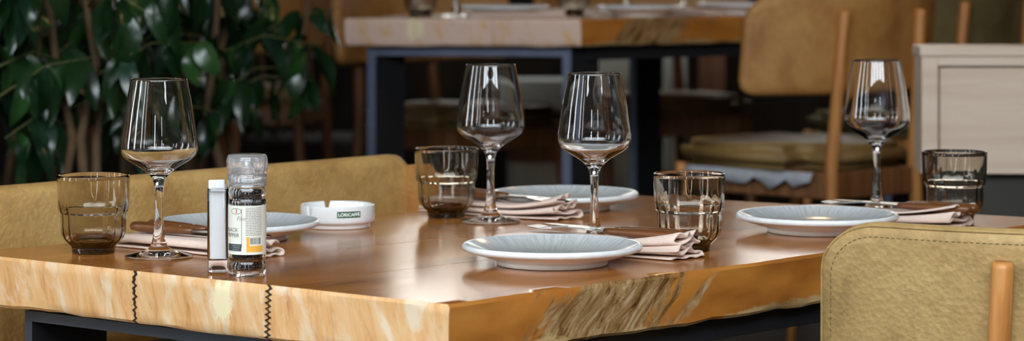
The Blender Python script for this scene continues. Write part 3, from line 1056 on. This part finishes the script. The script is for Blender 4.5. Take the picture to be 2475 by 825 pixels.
def make_cutlery(kind, label, loc, ang, tilt=0.0):
    t = thing(kind, label, kind.split('_')[-1], loc, ang, 'wood-handled cutlery')
    t.rotation_euler = (0, tilt, ang)
    # local +x points to the handle end
    hp = [(-0.002, 0.0052, 0.0038), (0.01, 0.0062, 0.0048), (0.05, 0.0078, 0.0062), (0.085, 0.0088, 0.0066), (0.098, 0.0075, 0.0056), (0.102, 0.004, 0.003)]
    V, F = [], []
    for (x, w, h) in hp:
        for j in range(12):
            a = 2 * math.pi * j / 12
            V.append((x, w * math.cos(a), 0.0066 + h * math.sin(a)))
    for i in range(len(hp) - 1):
        for j in range(12):
            k = (j + 1) % 12
            F.append((i * 12 + j, (i + 1) * 12 + j, (i + 1) * 12 + k, i * 12 + k))
    F.append(tuple(range(12))); F.append(tuple(len(V) - 12 + j for j in range(11, -1, -1)))
    part('handle', (V, F), M['handle'], t)
    for x in (0.02, 0.075):
        part('rivet', xf(lathe([(0, -0.0001), (0.002, -0.0001), (0.002, 0.0006), (0, 0.0008)], 10), Matrix.Translation((x, 0, 0.0112))), M['knife_steel'], t)
    def strip(stations):
        V, F = [], []
        for (x, y0, y1, z, th) in stations:
            V += [(x, y0, z - th), (x, y1, z - th), (x, y1, z + th), (x, y0, z + th)]
        for i in range(len(stations) - 1):
            for j in range(4):
                k = (j + 1) % 4
                F.append((i * 4 + j, i * 4 + k, (i + 1) * 4 + k, (i + 1) * 4 + j))
        F.append((3, 2, 1, 0)); q = 4 * (len(stations) - 1); F.append((q, q + 1, q + 2, q + 3))
        return V, F
    if 'knife' in kind:
        part('blade', strip([(0, -0.005, 0.005, 0.0066, 0.0009), (-0.02, -0.007, 0.006, 0.0066, 0.0008), (-0.07, -0.009, 0.006, 0.0064, 0.0007), (-0.105, -0.006, 0.006, 0.0062, 0.0006), (-0.118, 0.003, 0.006, 0.006, 0.0005)]), M['knife_steel'], t, False)
    else:
        part('neck', strip([(0, -0.004, 0.004, 0.0066, 0.0012), (-0.03, -0.0028, 0.0028, 0.0075, 0.0012), (-0.055, -0.004, 0.004, 0.0085, 0.001), (-0.066, -0.0115, 0.0115, 0.008, 0.0008), (-0.074, -0.012, 0.012, 0.0068, 0.0008)]), M['knife_steel'], t, False)
        for k in range(4):
            yc = -0.0098 + 0.00653 * k
            part('tine', strip([(-0.073, yc - 0.0021, yc + 0.0021, 0.0069, 0.0008), (-0.095, yc - 0.0017, yc + 0.0017, 0.0052, 0.0007), (-0.112, yc - 0.0008, yc + 0.0008, 0.0068, 0.0005)]), M['knife_steel'], t, False)
    return t

UA = math.atan2(0.617, -0.787)        # across the table, away from the front sitter
NV = Vector((0.617, 0.787))
UV = Vector((-0.787, 0.617))
def setting(center, ang, lab_n, lab_k, lab_f, seed, L, W, H, flare, layers=4, off=0.012, handle_rev=False, shift=0.0):
    napkin(center[0], center[1], ang, L, W, H, seed, lab_n, flare=flare, layers=layers)
    hd = Vector((math.cos(ang), math.sin(ang)))
    for k, (kind, lab) in enumerate((('table_knife', lab_k), ('table_fork', lab_f))):
        c = Vector(center) + NV * (off + 0.006 - 0.023 * k) + hd * (shift if not handle_rev else -shift)
        make_cutlery(kind, lab, (c.x, c.y, TZ + H + 0.0016), ang + (math.pi if handle_rev else 0) + (0.03 if k else -0.03))

# setting 3 (front) and 4 (right): open end of the napkin towards the front edge
setting((0.1005, 3.2305), UA + math.pi, 'pink napkin with fanned open end, right of the front plate', 'wood-handled knife on the napkin by the front plate',
        'wood-handled fork on the napkin by the front plate', 5, 0.275, 0.066, 0.0185, 0.75, 5, 0.012, False, 0.022)
setting((0.487, 3.578), UA + math.pi + 0.06, 'pink napkin with dark inner folds, in front of the far right tumbler', 'wood-handled knife on the far right napkin',
        'wood-handled fork on the far right napkin', 8, 0.265, 0.070, 0.0175, 0.8, 4, 0.010, False, 0.045)
# setting 1 and 2: sitters on the bench side
setting((-0.389, 3.236), UA + math.pi, 'pink napkin lying behind the far left wine glass', 'wood-handled knife on the napkin behind the far left wine glass',
        'wood-handled fork on the napkin behind the far left wine glass', 13, 0.245, 0.058, 0.0165, 0.1, 3, 0.014, True, 0.0)
setting((-0.020, 3.679), UA + math.pi, 'pink napkin with rolled grey end, before the farthest plate', 'wood-handled knife on the napkin before the farthest plate',
        'wood-handled fork on the napkin before the farthest plate', 21, 0.240, 0.058, 0.0180, 0.95, 5, 0.012, True, 0.0)

# ------------------------------------------------------------------ printing helpers
def wrap_pts(pts, R, th0):
    return [(R * math.cos(th0 + x / R), R * math.sin(th0 + x / R), z) for (x, z) in pts]

def print_rect(x0, x1, z0, z1, R, th0, n=8):
    V, F = [], []
    for i in range(n + 1):
        x = x0 + (x1 - x0) * i / n
        V += wrap_pts([(x, z0), (x, z1)], R, th0)
    for i in range(n):
        F.append((2 * i, 2 * i + 2, 2 * i + 3, 2 * i + 1))
    return V, F

def print_text(body, size, x, z, R, th0, align='LEFT', shear=0.0, offset=0.0, rise=0.0):
    cu = bpy.data.curves.new('lettering', 'FONT')
    cu.body = body
    cu.size = size
    cu.align_x = align
    cu.shear = shear
    cu.offset = offset
    cu.resolution_u = 3
    o = bpy.data.objects.new('lettering', cu)
    col.objects.link(o)
    bpy.context.view_layer.update()
    me = bpy.data.meshes.new_from_object(o.evaluated_get(bpy.context.evaluated_depsgraph_get()))
    V = wrap_pts([(x + v.co.x, z + v.co.y + rise * v.co.x) for v in me.vertices], R, th0)
    F = [tuple(p.vertices) for p in me.polygons]
    bpy.data.objects.remove(o)
    bpy.data.meshes.remove(me)
    bpy.data.curves.remove(cu)
    return V, F

def print_ring(cx, cz, rx, rz, w, R, th0, n=28):
    V, F = [], []
    for i in range(n):
        a = 2 * math.pi * i / n
        V += wrap_pts([(cx + rx * math.cos(a), cz + rz * math.sin(a)), (cx + (rx - w) * math.cos(a), cz + (rz - w) * math.sin(a))], R, th0)
    for i in range(n):
        j = (i + 1) % n
        F.append((2 * i, 2 * j, 2 * j + 1, 2 * i + 1))
    return V, F

# ------------------------------------------------------------------ ashtray
at = thing('ashtray', 'round white porcelain ashtray with green lettering, in front of the bench', 'ashtray', (-0.232, 3.52, TZ), 0)
AR = 0.0495
prof = [(0, 0.002), (0.036, 0.0015), (0.0395, 0), (0.0425, 0.0003), (0.0432, 0.0020), (0.0436, 0.0052), (0.0450, 0.0066), (0.0478, 0.0078), (0.0488, 0.0098), (AR, 0.0130), (AR, 0.0285), (0.0492, 0.0300), (0.0478, 0.0304),
        (0.0462, 0.0300), (0.0455, 0.0288), (0.0450, 0.0130), (0.0435, 0.0088), (0.040, 0.0068), (0.02, 0.0062), (0, 0.0062)]
NOTCH = [math.radians(226), math.radians(111)]
seg = 192
V, F = lathe(prof, seg)
ring0 = 1
def notch_z(t):
    zc = 1.0
    for a in NOTCH:
        d = abs((t - a + math.pi) % (2 * math.pi) - math.pi) * AR
        if d < 0.0030:
            zc = min(zc, 0.0185 + 0.0030 - math.sqrt(max(0, 0.0030 ** 2 - d * d)))
        elif d < 0.0042:
            zc = min(zc, 0.0245 + (d - 0.0030) / 0.0012 * 0.006)
    return zc
V2 = []
for (x, y, z) in V:
    if math.hypot(x, y) > 0.044 and z > 0.012:
        z = min(z, max(0.0125, notch_z(math.atan2(y, x))))
    V2.append((x, y, z))
part('bowl', (V2, F), M['porcelain'], at)
th0 = math.radians(-90) + 0.030 / AR - 0.22
RR = AR + 0.00025
part('label_panel', print_rect(-0.0165, 0.0165, 0.0163, 0.0246, RR, th0, 14), M['ink_green'], at, False, 'green panel reading LORICAFFE')
part('lettering', print_text('LORICAFFÈ', 0.0061, 0.0, 0.0184, RR + 0.0002, th0, 'CENTER', 0, 0.00022), M['ink_white'], at, False)

# ------------------------------------------------------------------ pepper mill
pm = thing('pepper_mill', 'glass pepper mill with cream label and clear faceted cap, near the front edge', 'pepper mill', (-0.299, 2.99, TZ), 0)
JO = [(0, 0.0022), (0.015, 0.0018), (0.0185, 0), (0.0205, 0.0004), (0.0213, 0.002), (0.0215, 0.006), (0.0212, 0.013), (0.0203, 0.0158), (0.0197, 0.0172), (0.0203, 0.0188), (0.0211, 0.021), (0.0212, 0.030), (0.0212, 0.070), (0.0210, 0.084),
      (0.0203, 0.0865), (0.0198, 0.0885), (0.0204, 0.0905), (0.0211, 0.0925), (0.0211, 0.0950), (0.0200, 0.0985), (0.0190, 0.101), (0.0188, 0.106)]
JI = [(0.0168, 0.106), (0.0170, 0.101), (0.0182, 0.0975), (0.0190, 0.094), (0.0188, 0.091), (0.0182, 0.0885), (0.0188, 0.085), (0.0191, 0.080), (0.0191, 0.022), (0.0184, 0.0195), (0.0180, 0.0172), (0.0186, 0.015), (0.0190, 0.012), (0.0185, 0.008), (0.015, 0.0062), (0, 0.006)]
jp = [JO[0]] + catmull(JO[1:], 2) + catmull(JI, 2)
jp[-1] = (0, JI[-1][1])
part('jar', lathe(jp, 56), M['clear'], pm)
# peppercorns packed behind the glass
PV, PF = [], []
ico = bmesh.new(); bmesh.ops.create_icosphere(ico, subdivisions=1, radius=1.0)
ico.verts.index_update()
iv = [v.co.copy() for v in ico.verts]; iff = [tuple(v.index for v in f.verts) for f in ico.faces]; ico.free()
z = 0.0082
row = 0
while z < 0.0975:
    rr = 0.0160 if z < 0.09 else 0.0150
    nn = 30
    for j in range(nn):
        a = 2 * math.pi * (j + 0.5 * (row % 2)) / nn + random.uniform(-0.05, 0.05)
        r0 = random.uniform(0.0013, 0.0017)
        c = Vector((rr * math.cos(a), rr * math.sin(a), z + random.uniform(-0.0004, 0.0004)))
        o = len(PV)
        PV += [c + v * r0 for v in iv]; PF += [tuple(q + o for q in f) for f in iff]
    z += 0.0029; row += 1
core = lathe([(0, 0.0085), (0.0148, 0.0085), (0.0148, 0.0965), (0, 0.0970)], 24)
o = len(PV); PV += [Vector(v) for v in core[0]]; PF += [tuple(q + o for q in f) for f in core[1]]
part('peppercorns', (PV, PF), M['pepper'], pm, True, 'black and brown peppercorns', 'stuff')
LR = 0.02155
LTH = math.radians(-90)
lab = part('label', print_rect(-0.058, 0.058, 0.0255, 0.0805, LR, LTH, 60), M['label_paper'], pm, True, 'cream paper label')
P1R = LR + 0.0002
part('lettering', join(print_text('BLACK', 0.0062, -0.0085, 0.0512, P1R, LTH, 'RIGHT'), print_text('PEPPER', 0.0062, -0.0070, 0.0452, P1R, LTH, 'RIGHT'),
                       *[print_rect(-0.0045, -0.0040, 0.034, 0.0775, P1R, LTH, 1)]), M['ink_slate'], pm, False)
part('script_lettering', print_text('Fine', 0.0068, -0.0105, 0.0640, P1R, LTH, 'LEFT', 0.3), M['ink_grey'], pm, False)
lines = []
rl = random.Random(4)
for k in range(17):
    zz = 0.0775 - k * 0.0019
    x = 0.0005
    while x < 0.0195:
        w = rl.uniform(0.0012, 0.004)
        lines.append(print_rect(x, min(x + w, 0.0200), zz, zz + 0.0008, P1R, LTH, 2))
        x += w + 0.0006
part('small_print', join(*lines), M['ink_grey'], pm, False)
part('orange_panel', join(print_rect(0.0012, 0.022, 0.0285, 0.0355, P1R, LTH, 8), print_rect(0.0012, 0.0048, 0.0355, 0.0455, P1R, LTH, 2)), M['ink_orange'], pm, False)
part('dark_panel', print_rect(-0.026, -0.0045, 0.0295, 0.0375, P1R, LTH, 8), M['ink_slate'], pm, False)
part('panel_lettering', join(*[print_rect(-0.0165 + 0.001 * (k % 2), -0.0055 - 0.001 * k, 0.0352 - 0.0022 * k, 0.0359 - 0.0022 * k, P1R + 0.0002, LTH, 4) for k in range(3)]), M['ink_grey'], pm, False)
bars = []
x = 0.0058
while x < 0.0190:
    w = rl.choice((0.0003, 0.0005, 0.0008))
    bars.append(print_rect(x, x + w, 0.0372, 0.0445, P1R, LTH, 1))
    x += w + rl.choice((0.0004, 0.0006))
part('barcode', join(*bars), M['ink_black'], pm, False)
part('emblem', print_ring(-0.0115, 0.0742, 0.0072, 0.0034, 0.0005, P1R, LTH), M['ink_slate'], pm, False, 'oval emblem outline')
part('emblem_mark', join(print_rect(-0.0112, -0.0100, 0.0722, 0.0764, P1R, LTH, 1)), M['ink_red'], pm, False)
def ribbed(n, amp):
    return lambda r, z, t: r * (1 + amp * (1 if math.sin(n * t) > 0 else -1) * 0.5)
part('collar', lathe([(0.0190, 0.1010), (0.0214, 0.1012), (0.0218, 0.1022), (0.0218, 0.1150), (0.0210, 0.1160), (0.0172, 0.1160), (0.0172, 0.1066), (0.0190, 0.1064), (0.0190, 0.1010)], 90, ribbed(30, 0.012)), M['plastic'], pm)
def capf(r, z, t, n=14):
    a = (t % (2 * math.pi / n)) - math.pi / n
    return r * (1 + 1.2 * (math.cos(math.pi / n) / math.cos(a) - 1))
part('cap', lathe([(0.0180, 0.1164), (0.0208, 0.1164), (0.0230, 0.1190), (0.0236, 0.1225), (0.0236, 0.1285), (0.0226, 0.1340), (0.0212, 0.1364), (0.0200, 0.1370), (0, 0.1372)][:-1] + [(0.0, 0.1372), (0.0, 0.1345), (0.0192, 0.1345), (0.0208, 0.1325), (0.0216, 0.1280), (0.0214, 0.1215), (0.0196, 0.1185), (0.0180, 0.1164)], 112, capf), M['plastic'], pm)
part('grinder_core', lathe([(0, 0.1060), (0.0080, 0.1060), (0.0085, 0.1160), (0.0060, 0.1300), (0, 0.1310)], 24), M['plastic'], pm)

# ------------------------------------------------------------------ toothpick holder with paper sleeves
th = thing('glass_holder', 'small square clear glass holder beside the pepper mill', 'holder', (-0.3355, 3.022, TZ), math.radians(6))
def sq(r, z, t, e=5.0):
    c, s = abs(math.cos(t)), abs(math.sin(t))
    return r / ((c ** e + s ** e) ** (1 / e))
hp = [(0, 0.0), (0.010, 0), (0.0117, 0.001), (0.0122, 0.003), (0.0122, 0.094), (0.0120, 0.0955), (0.0113, 0.0958), (0.0109, 0.095), (0.0109, 0.016), (0.0098, 0.0145), (0, 0.014)]
part('body', lathe(hp, 64, sq), M['clear'], th)
def sleeve(dx, dy, rz, tilt, L, w, label):
    vf = bevel_box(-w / 2, w / 2, -0.0011, 0.0011, 0, L, 0.0004, 1)
    mt = Matrix.Translation((-0.3355 + dx, 3.022 + dy, TZ + 0.0150)) @ Matrix.Rotation(math.radians(6) + rz, 4, 'Z') @ Matrix.Rotation(tilt, 4, 'Y')
    o = newobj('paper_sleeve', mesh('paper_sleeve', *vf, M['paper'], False))
    o.matrix_world = mt
    # the folded-over top edge
    f = part('fold', bevel_box(-w / 2 + 0.001, w / 2 - 0.001, -0.0019, -0.0012, L - 0.009, L + 0.0005, 0.0002, 1), M['paper'], o, False)
    return tag(o, label, 'paper sleeve', 'paper toothpick sleeves')
sleeve(0.0006, -0.0060, 0.0, -0.016, 0.0905, 0.0185, 'white paper sleeve at the front of the glass holder')
sleeve(0.0, -0.0005, 0.02, 0.0, 0.0850, 0.0190, 'white paper sleeve in the middle of the glass holder')
sleeve(0.0, 0.0045, -0.02, 0.012, 0.0800, 0.0185, 'white paper sleeve at the back of the glass holder')

# ------------------------------------------------------------------ things on the far table
FZ = STEP_Z + TZ
put(pl, False, [(-0.017, 6.165, 0.2, 'blurred plate on the far table, leftmost of its plates'),
                (0.300, 6.205, 1.4, 'blurred plate on the far table, above its orange edge'),
                (0.560, 6.520, 2.4, 'blurred plate on the far table, beside the warm-lit chair back')], FZ)
put(tm, False, [(-0.215, 6.235, 0.2, 'blurred smoky tumbler at the far table\'s left end'),
                (0.146, 6.300, 0.2, 'blurred smoky tumbler between two plates on the far table')], FZ)
put(wg, False, [(-0.128, 6.060, 0, 'blurred wine glass at the far table\'s pale end, only its stem in view'),
                (0.290, 6.720, 0, 'blurred wine glass at the far table\'s middle, only its stem in view'),
                (0.430, 6.640, 0, 'blurred wine glass near the far table\'s right edge')], FZ)
napkin(0.01, 6.015, 0.10, 0.22, 0.06, 0.014, 31, 'blurred pink napkin in front of the far table\'s leftmost plate', FZ, 0.5)
napkin(0.425, 6.345, FROT + 1.5, 0.2, 0.055, 0.014, 35, 'blurred pink napkin between the far table\'s right plates', FZ, 0.5)

# ------------------------------------------------------------------ cabinet, boxes and posts in the background
cb = thing('cabinet', 'pale oak cabinet with a framed panel at far right', 'cabinet', (1.35, 4.60, STEP_Z), math.radians(-2.0))
x0, x1 = -0.635, 0.75
zb, zt = 0.512, 0.735
flat_box('base', (x0 + 0.03, x1 - 0.03, 0.03, 0.10, 0, zb, ), M['dark_base'], cb)
flat_box('body', (x0, x1, 0.018, 0.11, zb, zt - 0.018), M['pale_oak'], cb)
flat_box('top_board', (x0 - 0.004, x1, -0.004, 0.112, zt - 0.018, zt), M['pale_oak'], cb)
flat_box('stile', (x0, x0 + 0.028, 0.0, 0.018, zb, zt - 0.018), M['pale_oak'], cb, 0.001)
flat_box('stile', (x1 - 0.028, x1, 0.0, 0.018, zb, zt - 0.018), M['pale_oak'], cb, 0.001)
flat_box('frame_rail', (x0 + 0.028, x1 - 0.028, 0.0, 0.018, zt - 0.034, zt - 0.018), M['pale_oak'], cb, 0.001)
flat_box('panel', (x0 + 0.032, x1 - 0.032, 0.006, 0.018, zb, zt - 0.038), M['pale_oak'], cb, 0.001)

bx = thing('storage_box', 'pale grey box seen below the blurred table', 'box', (0.10, 8.25, STEP_Z), 0.05)
flat_box('base', (-0.11, 0.11, -0.1, 0.1, 0.0, 0.25), M['grey_box'], bx)
flat_box('body', (-0.11, 0.11, -0.09, 0.1, 0.25, 0.40), M['oak_dark'], bx)
flat_box('lid', (-0.115, 0.115, -0.105, 0.105, 0.40, 0.505), M['grey_box'], bx, 0.006)
for i, (px_, w, col_, lab_) in enumerate(((0.34, 0.06, 'grey_box', 'pale grey post between the blurred table legs'), (0.53, 0.035, 'grey_box', 'narrow pale grey post right of the blurred table legs'), (0.65, 0.04, 'post', 'brown wooden post left of the warm-lit chair back'))):
    o = thing('post', lab_, 'post', (px_, 8.6, STEP_Z), 0.0)
    flat_box('shaft', (-w, w, -0.05, 0.05, 0.04, R0['h'] - STEP_Z), M[col_], o)
    flat_box('base', (-w - 0.012, w + 0.012, -0.062, 0.062, 0.0, 0.04), M[col_], o)

# ------------------------------------------------------------------ shrubs on the left
def leaf_mesh(name, L, W, bend, mat, fold=0.25, seed=0):
    V, F = [], []
    nl, nw = 8, 4
    rnd = random.Random(seed)
    for i in range(nl + 1):
        t = i / nl
        w = W / 2 * (math.sin(math.pi * t ** 0.85) ** 0.8) * (1 - 0.25 * t)
        if i == nl: w = 0.0004
        if i == 0: w = 0.0006
        a = bend * t
        x = L * (math.sin(a) / bend if bend else t)
        z = -L * ((1 - math.cos(a)) / bend if bend else 0)
        for j in range(nw + 1):
            s = -1 + 2 * j / nw
            zz = z + abs(s) * w * fold + 0.002 * math.sin(t * 9 + s * 2 + seed) * abs(s)
            V.append((x, s * w, zz))
    for i in range(nl):
        for j in range(nw):
            a = i * (nw + 1) + j
            F.append((a, a + nw + 1, a + nw + 2, a + 1))
    return mesh(name, V, F, mat)

LEAVES = []
for k in range(9):
    LEAVES.append(leaf_mesh('leaf', 0.070 + 0.012 * (k % 3), 0.036 + 0.005 * (k % 2), 0.5 + 0.25 * (k % 4), M[('leaf_a', 'leaf_a', 'leaf_c', 'leaf_b')[k % 4]], 0.22 + 0.05 * (k % 3), k))

def leaf_matrix(p, rnd, scale):
    az = rnd.uniform(-math.pi, math.pi)
    droop = rnd.uniform(0.5, 1.45)
    roll = rnd.uniform(-0.9, 0.9)
    return Matrix.Translation(p) @ Matrix.Rotation(az, 4, 'Z') @ Matrix.Rotation(droop, 4, 'Y') @ Matrix.Rotation(roll, 4, 'X') @ Matrix.Scale(scale, 4)

def shrub(label, base, z0, spread, height, n_stem, n_leaf, n_stuff, zvis, seed, scale=1.0):
    rnd = random.Random(seed)
    t = thing('leafy_shrub', label, 'shrub', (base[0], base[1], z0), 0, 'leafy shrubs left of the table')
    # planter trough
    flat_box('planter', (-spread[0] - 0.05, spread[0] + 0.05, -spread[1] - 0.04, spread[1] + 0.04, 0, 0.30), M['planter'], t, 0.004)
    part('soil', bevel_box(-spread[0] - 0.035, spread[0] + 0.035, -spread[1] - 0.025, spread[1] + 0.025, 0.295, 0.308, 0.002), M['soil'], t, False)
    nodes = []
    for s in range(n_stem):
        bx_, by_ = rnd.uniform(-spread[0], spread[0]) * 0.9, rnd.uniform(-spread[1], spread[1]) * 0.9
        path = []
        dx, dy = rnd.uniform(-0.08, 0.08), rnd.uniform(-0.08, 0.08)
        for k in range(8):
            f = k / 7
            path.append(Vector((bx_ + dx * f + 0.02 * math.sin(k * 1.9 + s), by_ + dy * f + 0.02 * math.cos(k * 1.3 + s), 0.30 + (height - 0.30) * f)))
        part('stem', tube(path, [0.011 * (1 - 0.65 * k / 7) for k in range(8)], 7), M['stem'], t)
        for k in range(10):
            f = rnd.uniform(0.25, 0.98)
            i = min(6, int(f * 7)); p = path[i].lerp(path[i + 1], f * 7 - i)
            a = rnd.uniform(0, 2 * math.pi); ln = rnd.uniform(0.12, 0.26)
            q = p + Vector((math.cos(a) * ln, math.sin(a) * ln, rnd.uniform(-0.02, 0.12)))
            m_ = p.lerp(q, 0.5) + Vector((0, 0, 0.03))
            part('twig', tube([p, m_, q], [0.0024, 0.0018, 0.0010], 5), M['twig'], t)
            for u in range(10):
                g = rnd.uniform(0.25, 1.0)
                nodes.append((p.lerp(m_, g * 2) if g < 0.5 else m_.lerp(q, g * 2 - 1)))
    zmin, zmax = zvis[0] - z0, zvis[1] - z0
    def shown(p):
        return zmin < p.z < zmax and -0.215 < (base[0] + p.x) / (base[1] + p.y) < -0.05
    vis = [p for p in nodes if shown(p)]
    rest = [p for p in nodes if not shown(p)]
    rnd.shuffle(vis); rnd.shuffle(rest)
    while len(vis) < n_leaf:
        p = rnd.choice(vis)
        vis.append(p + Vector((rnd.uniform(-0.05, 0.05), rnd.uniform(-0.05, 0.05), rnd.uniform(-0.05, 0.05))))
    for k, p in enumerate(vis[:n_leaf]):
        o = newobj('leaf', rnd.choice(LEAVES), t)
        o.matrix_local = leaf_matrix(p, rnd, scale * rnd.uniform(0.75, 1.2))
    V, F = [], []
    pool = rest + vis[n_leaf:]
    for k in range(n_stuff):
        p = rnd.choice(pool) + Vector((rnd.uniform(-0.04, 0.04), rnd.uniform(-0.04, 0.04), rnd.uniform(-0.04, 0.04)))
        Mx = leaf_matrix(p, rnd, scale * rnd.uniform(0.75, 1.2))
        lm = rnd.choice(LEAVES)
        o = len(V)
        V += [Mx @ v.co for v in lm.vertices]
        F += [tuple(q + o for q in f.vertices) for f in lm.polygons]
    part('foliage', (V, F), M['leaf_a'], t, True, None, 'stuff')
    return t

shrub('glossy dark green shrub nearest the bench, at far left', (-0.86, 4.62), STEP_Z, (0.20, 0.15), 1.25, 9, 230, 420, (0.64, 1.08), 3, 1.2)
shrub('dark green shrub behind the far left wine glass', (-0.74, 5.35), STEP_Z, (0.22, 0.16), 1.25, 8, 200, 360, (0.64, 1.08), 5, 1.15)
shrub('shadowed green shrub behind the first two, left of the dark chair', (-1.28, 6.2), STEP_Z, (0.35, 0.18), 1.3, 8, 140, 400, (0.62, 1.10), 7, 1.1)
shrub('very dark sparse shrub in the shade left of the blurred table', (-0.80, 8.55), STEP_Z, (0.35, 0.16), 1.3, 6, 80, 300, (0.5, 1.10), 9)
for i, (x, y, w, lab_) in enumerate(((-0.80, 5.02, 0.02, 'brown wooden stake standing among the leaves at far left'), (-0.62, 5.75, 0.026, 'brown wooden post among the leaves behind the far left wine glass'))):
    o = thing('garden_stake', lab_, 'stake', (x, y, STEP_Z), 0.2)
    flat_box('shaft', (-w, w, -w, w, 0, 1.7), M['post'], o)
    part('tip', lathe([(w * 1.35, 1.7), (w * 0.9, 1.73), (0, 1.75)], 4), M['post'], o, False)

# ------------------------------------------------------------------ warm pendant bulbs over the room
def pendant(x, y, z, label):
    t = thing('pendant_lamp', label, 'lamp', (x, y, R0['h']), 0, 'pendant bulbs')
    d = z - R0['h']
    part('canopy', lathe([(0, 0), (0.05, 0), (0.05, -0.02), (0, -0.025)][::-1], 16), M['steel'], t)
    part('cord', tube([(0, 0, -0.02), (0, 0, d + 0.06)], 0.003, 6), M['ink_black'], t)
    part('socket', lathe([(0, d + 0.02), (0.014, d + 0.02), (0.016, d + 0.05), (0.008, d + 0.065), (0, d + 0.066)], 14), M['steel'], t)
    l = bpy.data.lights.new('bulb_light', 'POINT')
    l.energy = 3.5
    l.color = (1.0, 0.66, 0.32)
    l.shadow_soft_size = 0.018
    lo = bpy.data.objects.new('bulb_light', l)
    col.objects.link(lo); lo.parent = t; lo.location = (0, 0, d - 0.03)
for i, (x, y) in enumerate(((0.6, 5.3), (1.4, 5.2), (2.2, 5.2))):
    pendant(x, y, 2.05, 'warm bulb on a black cord, %s of the three hanging over the platform' % ('leftmost', 'middle', 'rightmost')[i])
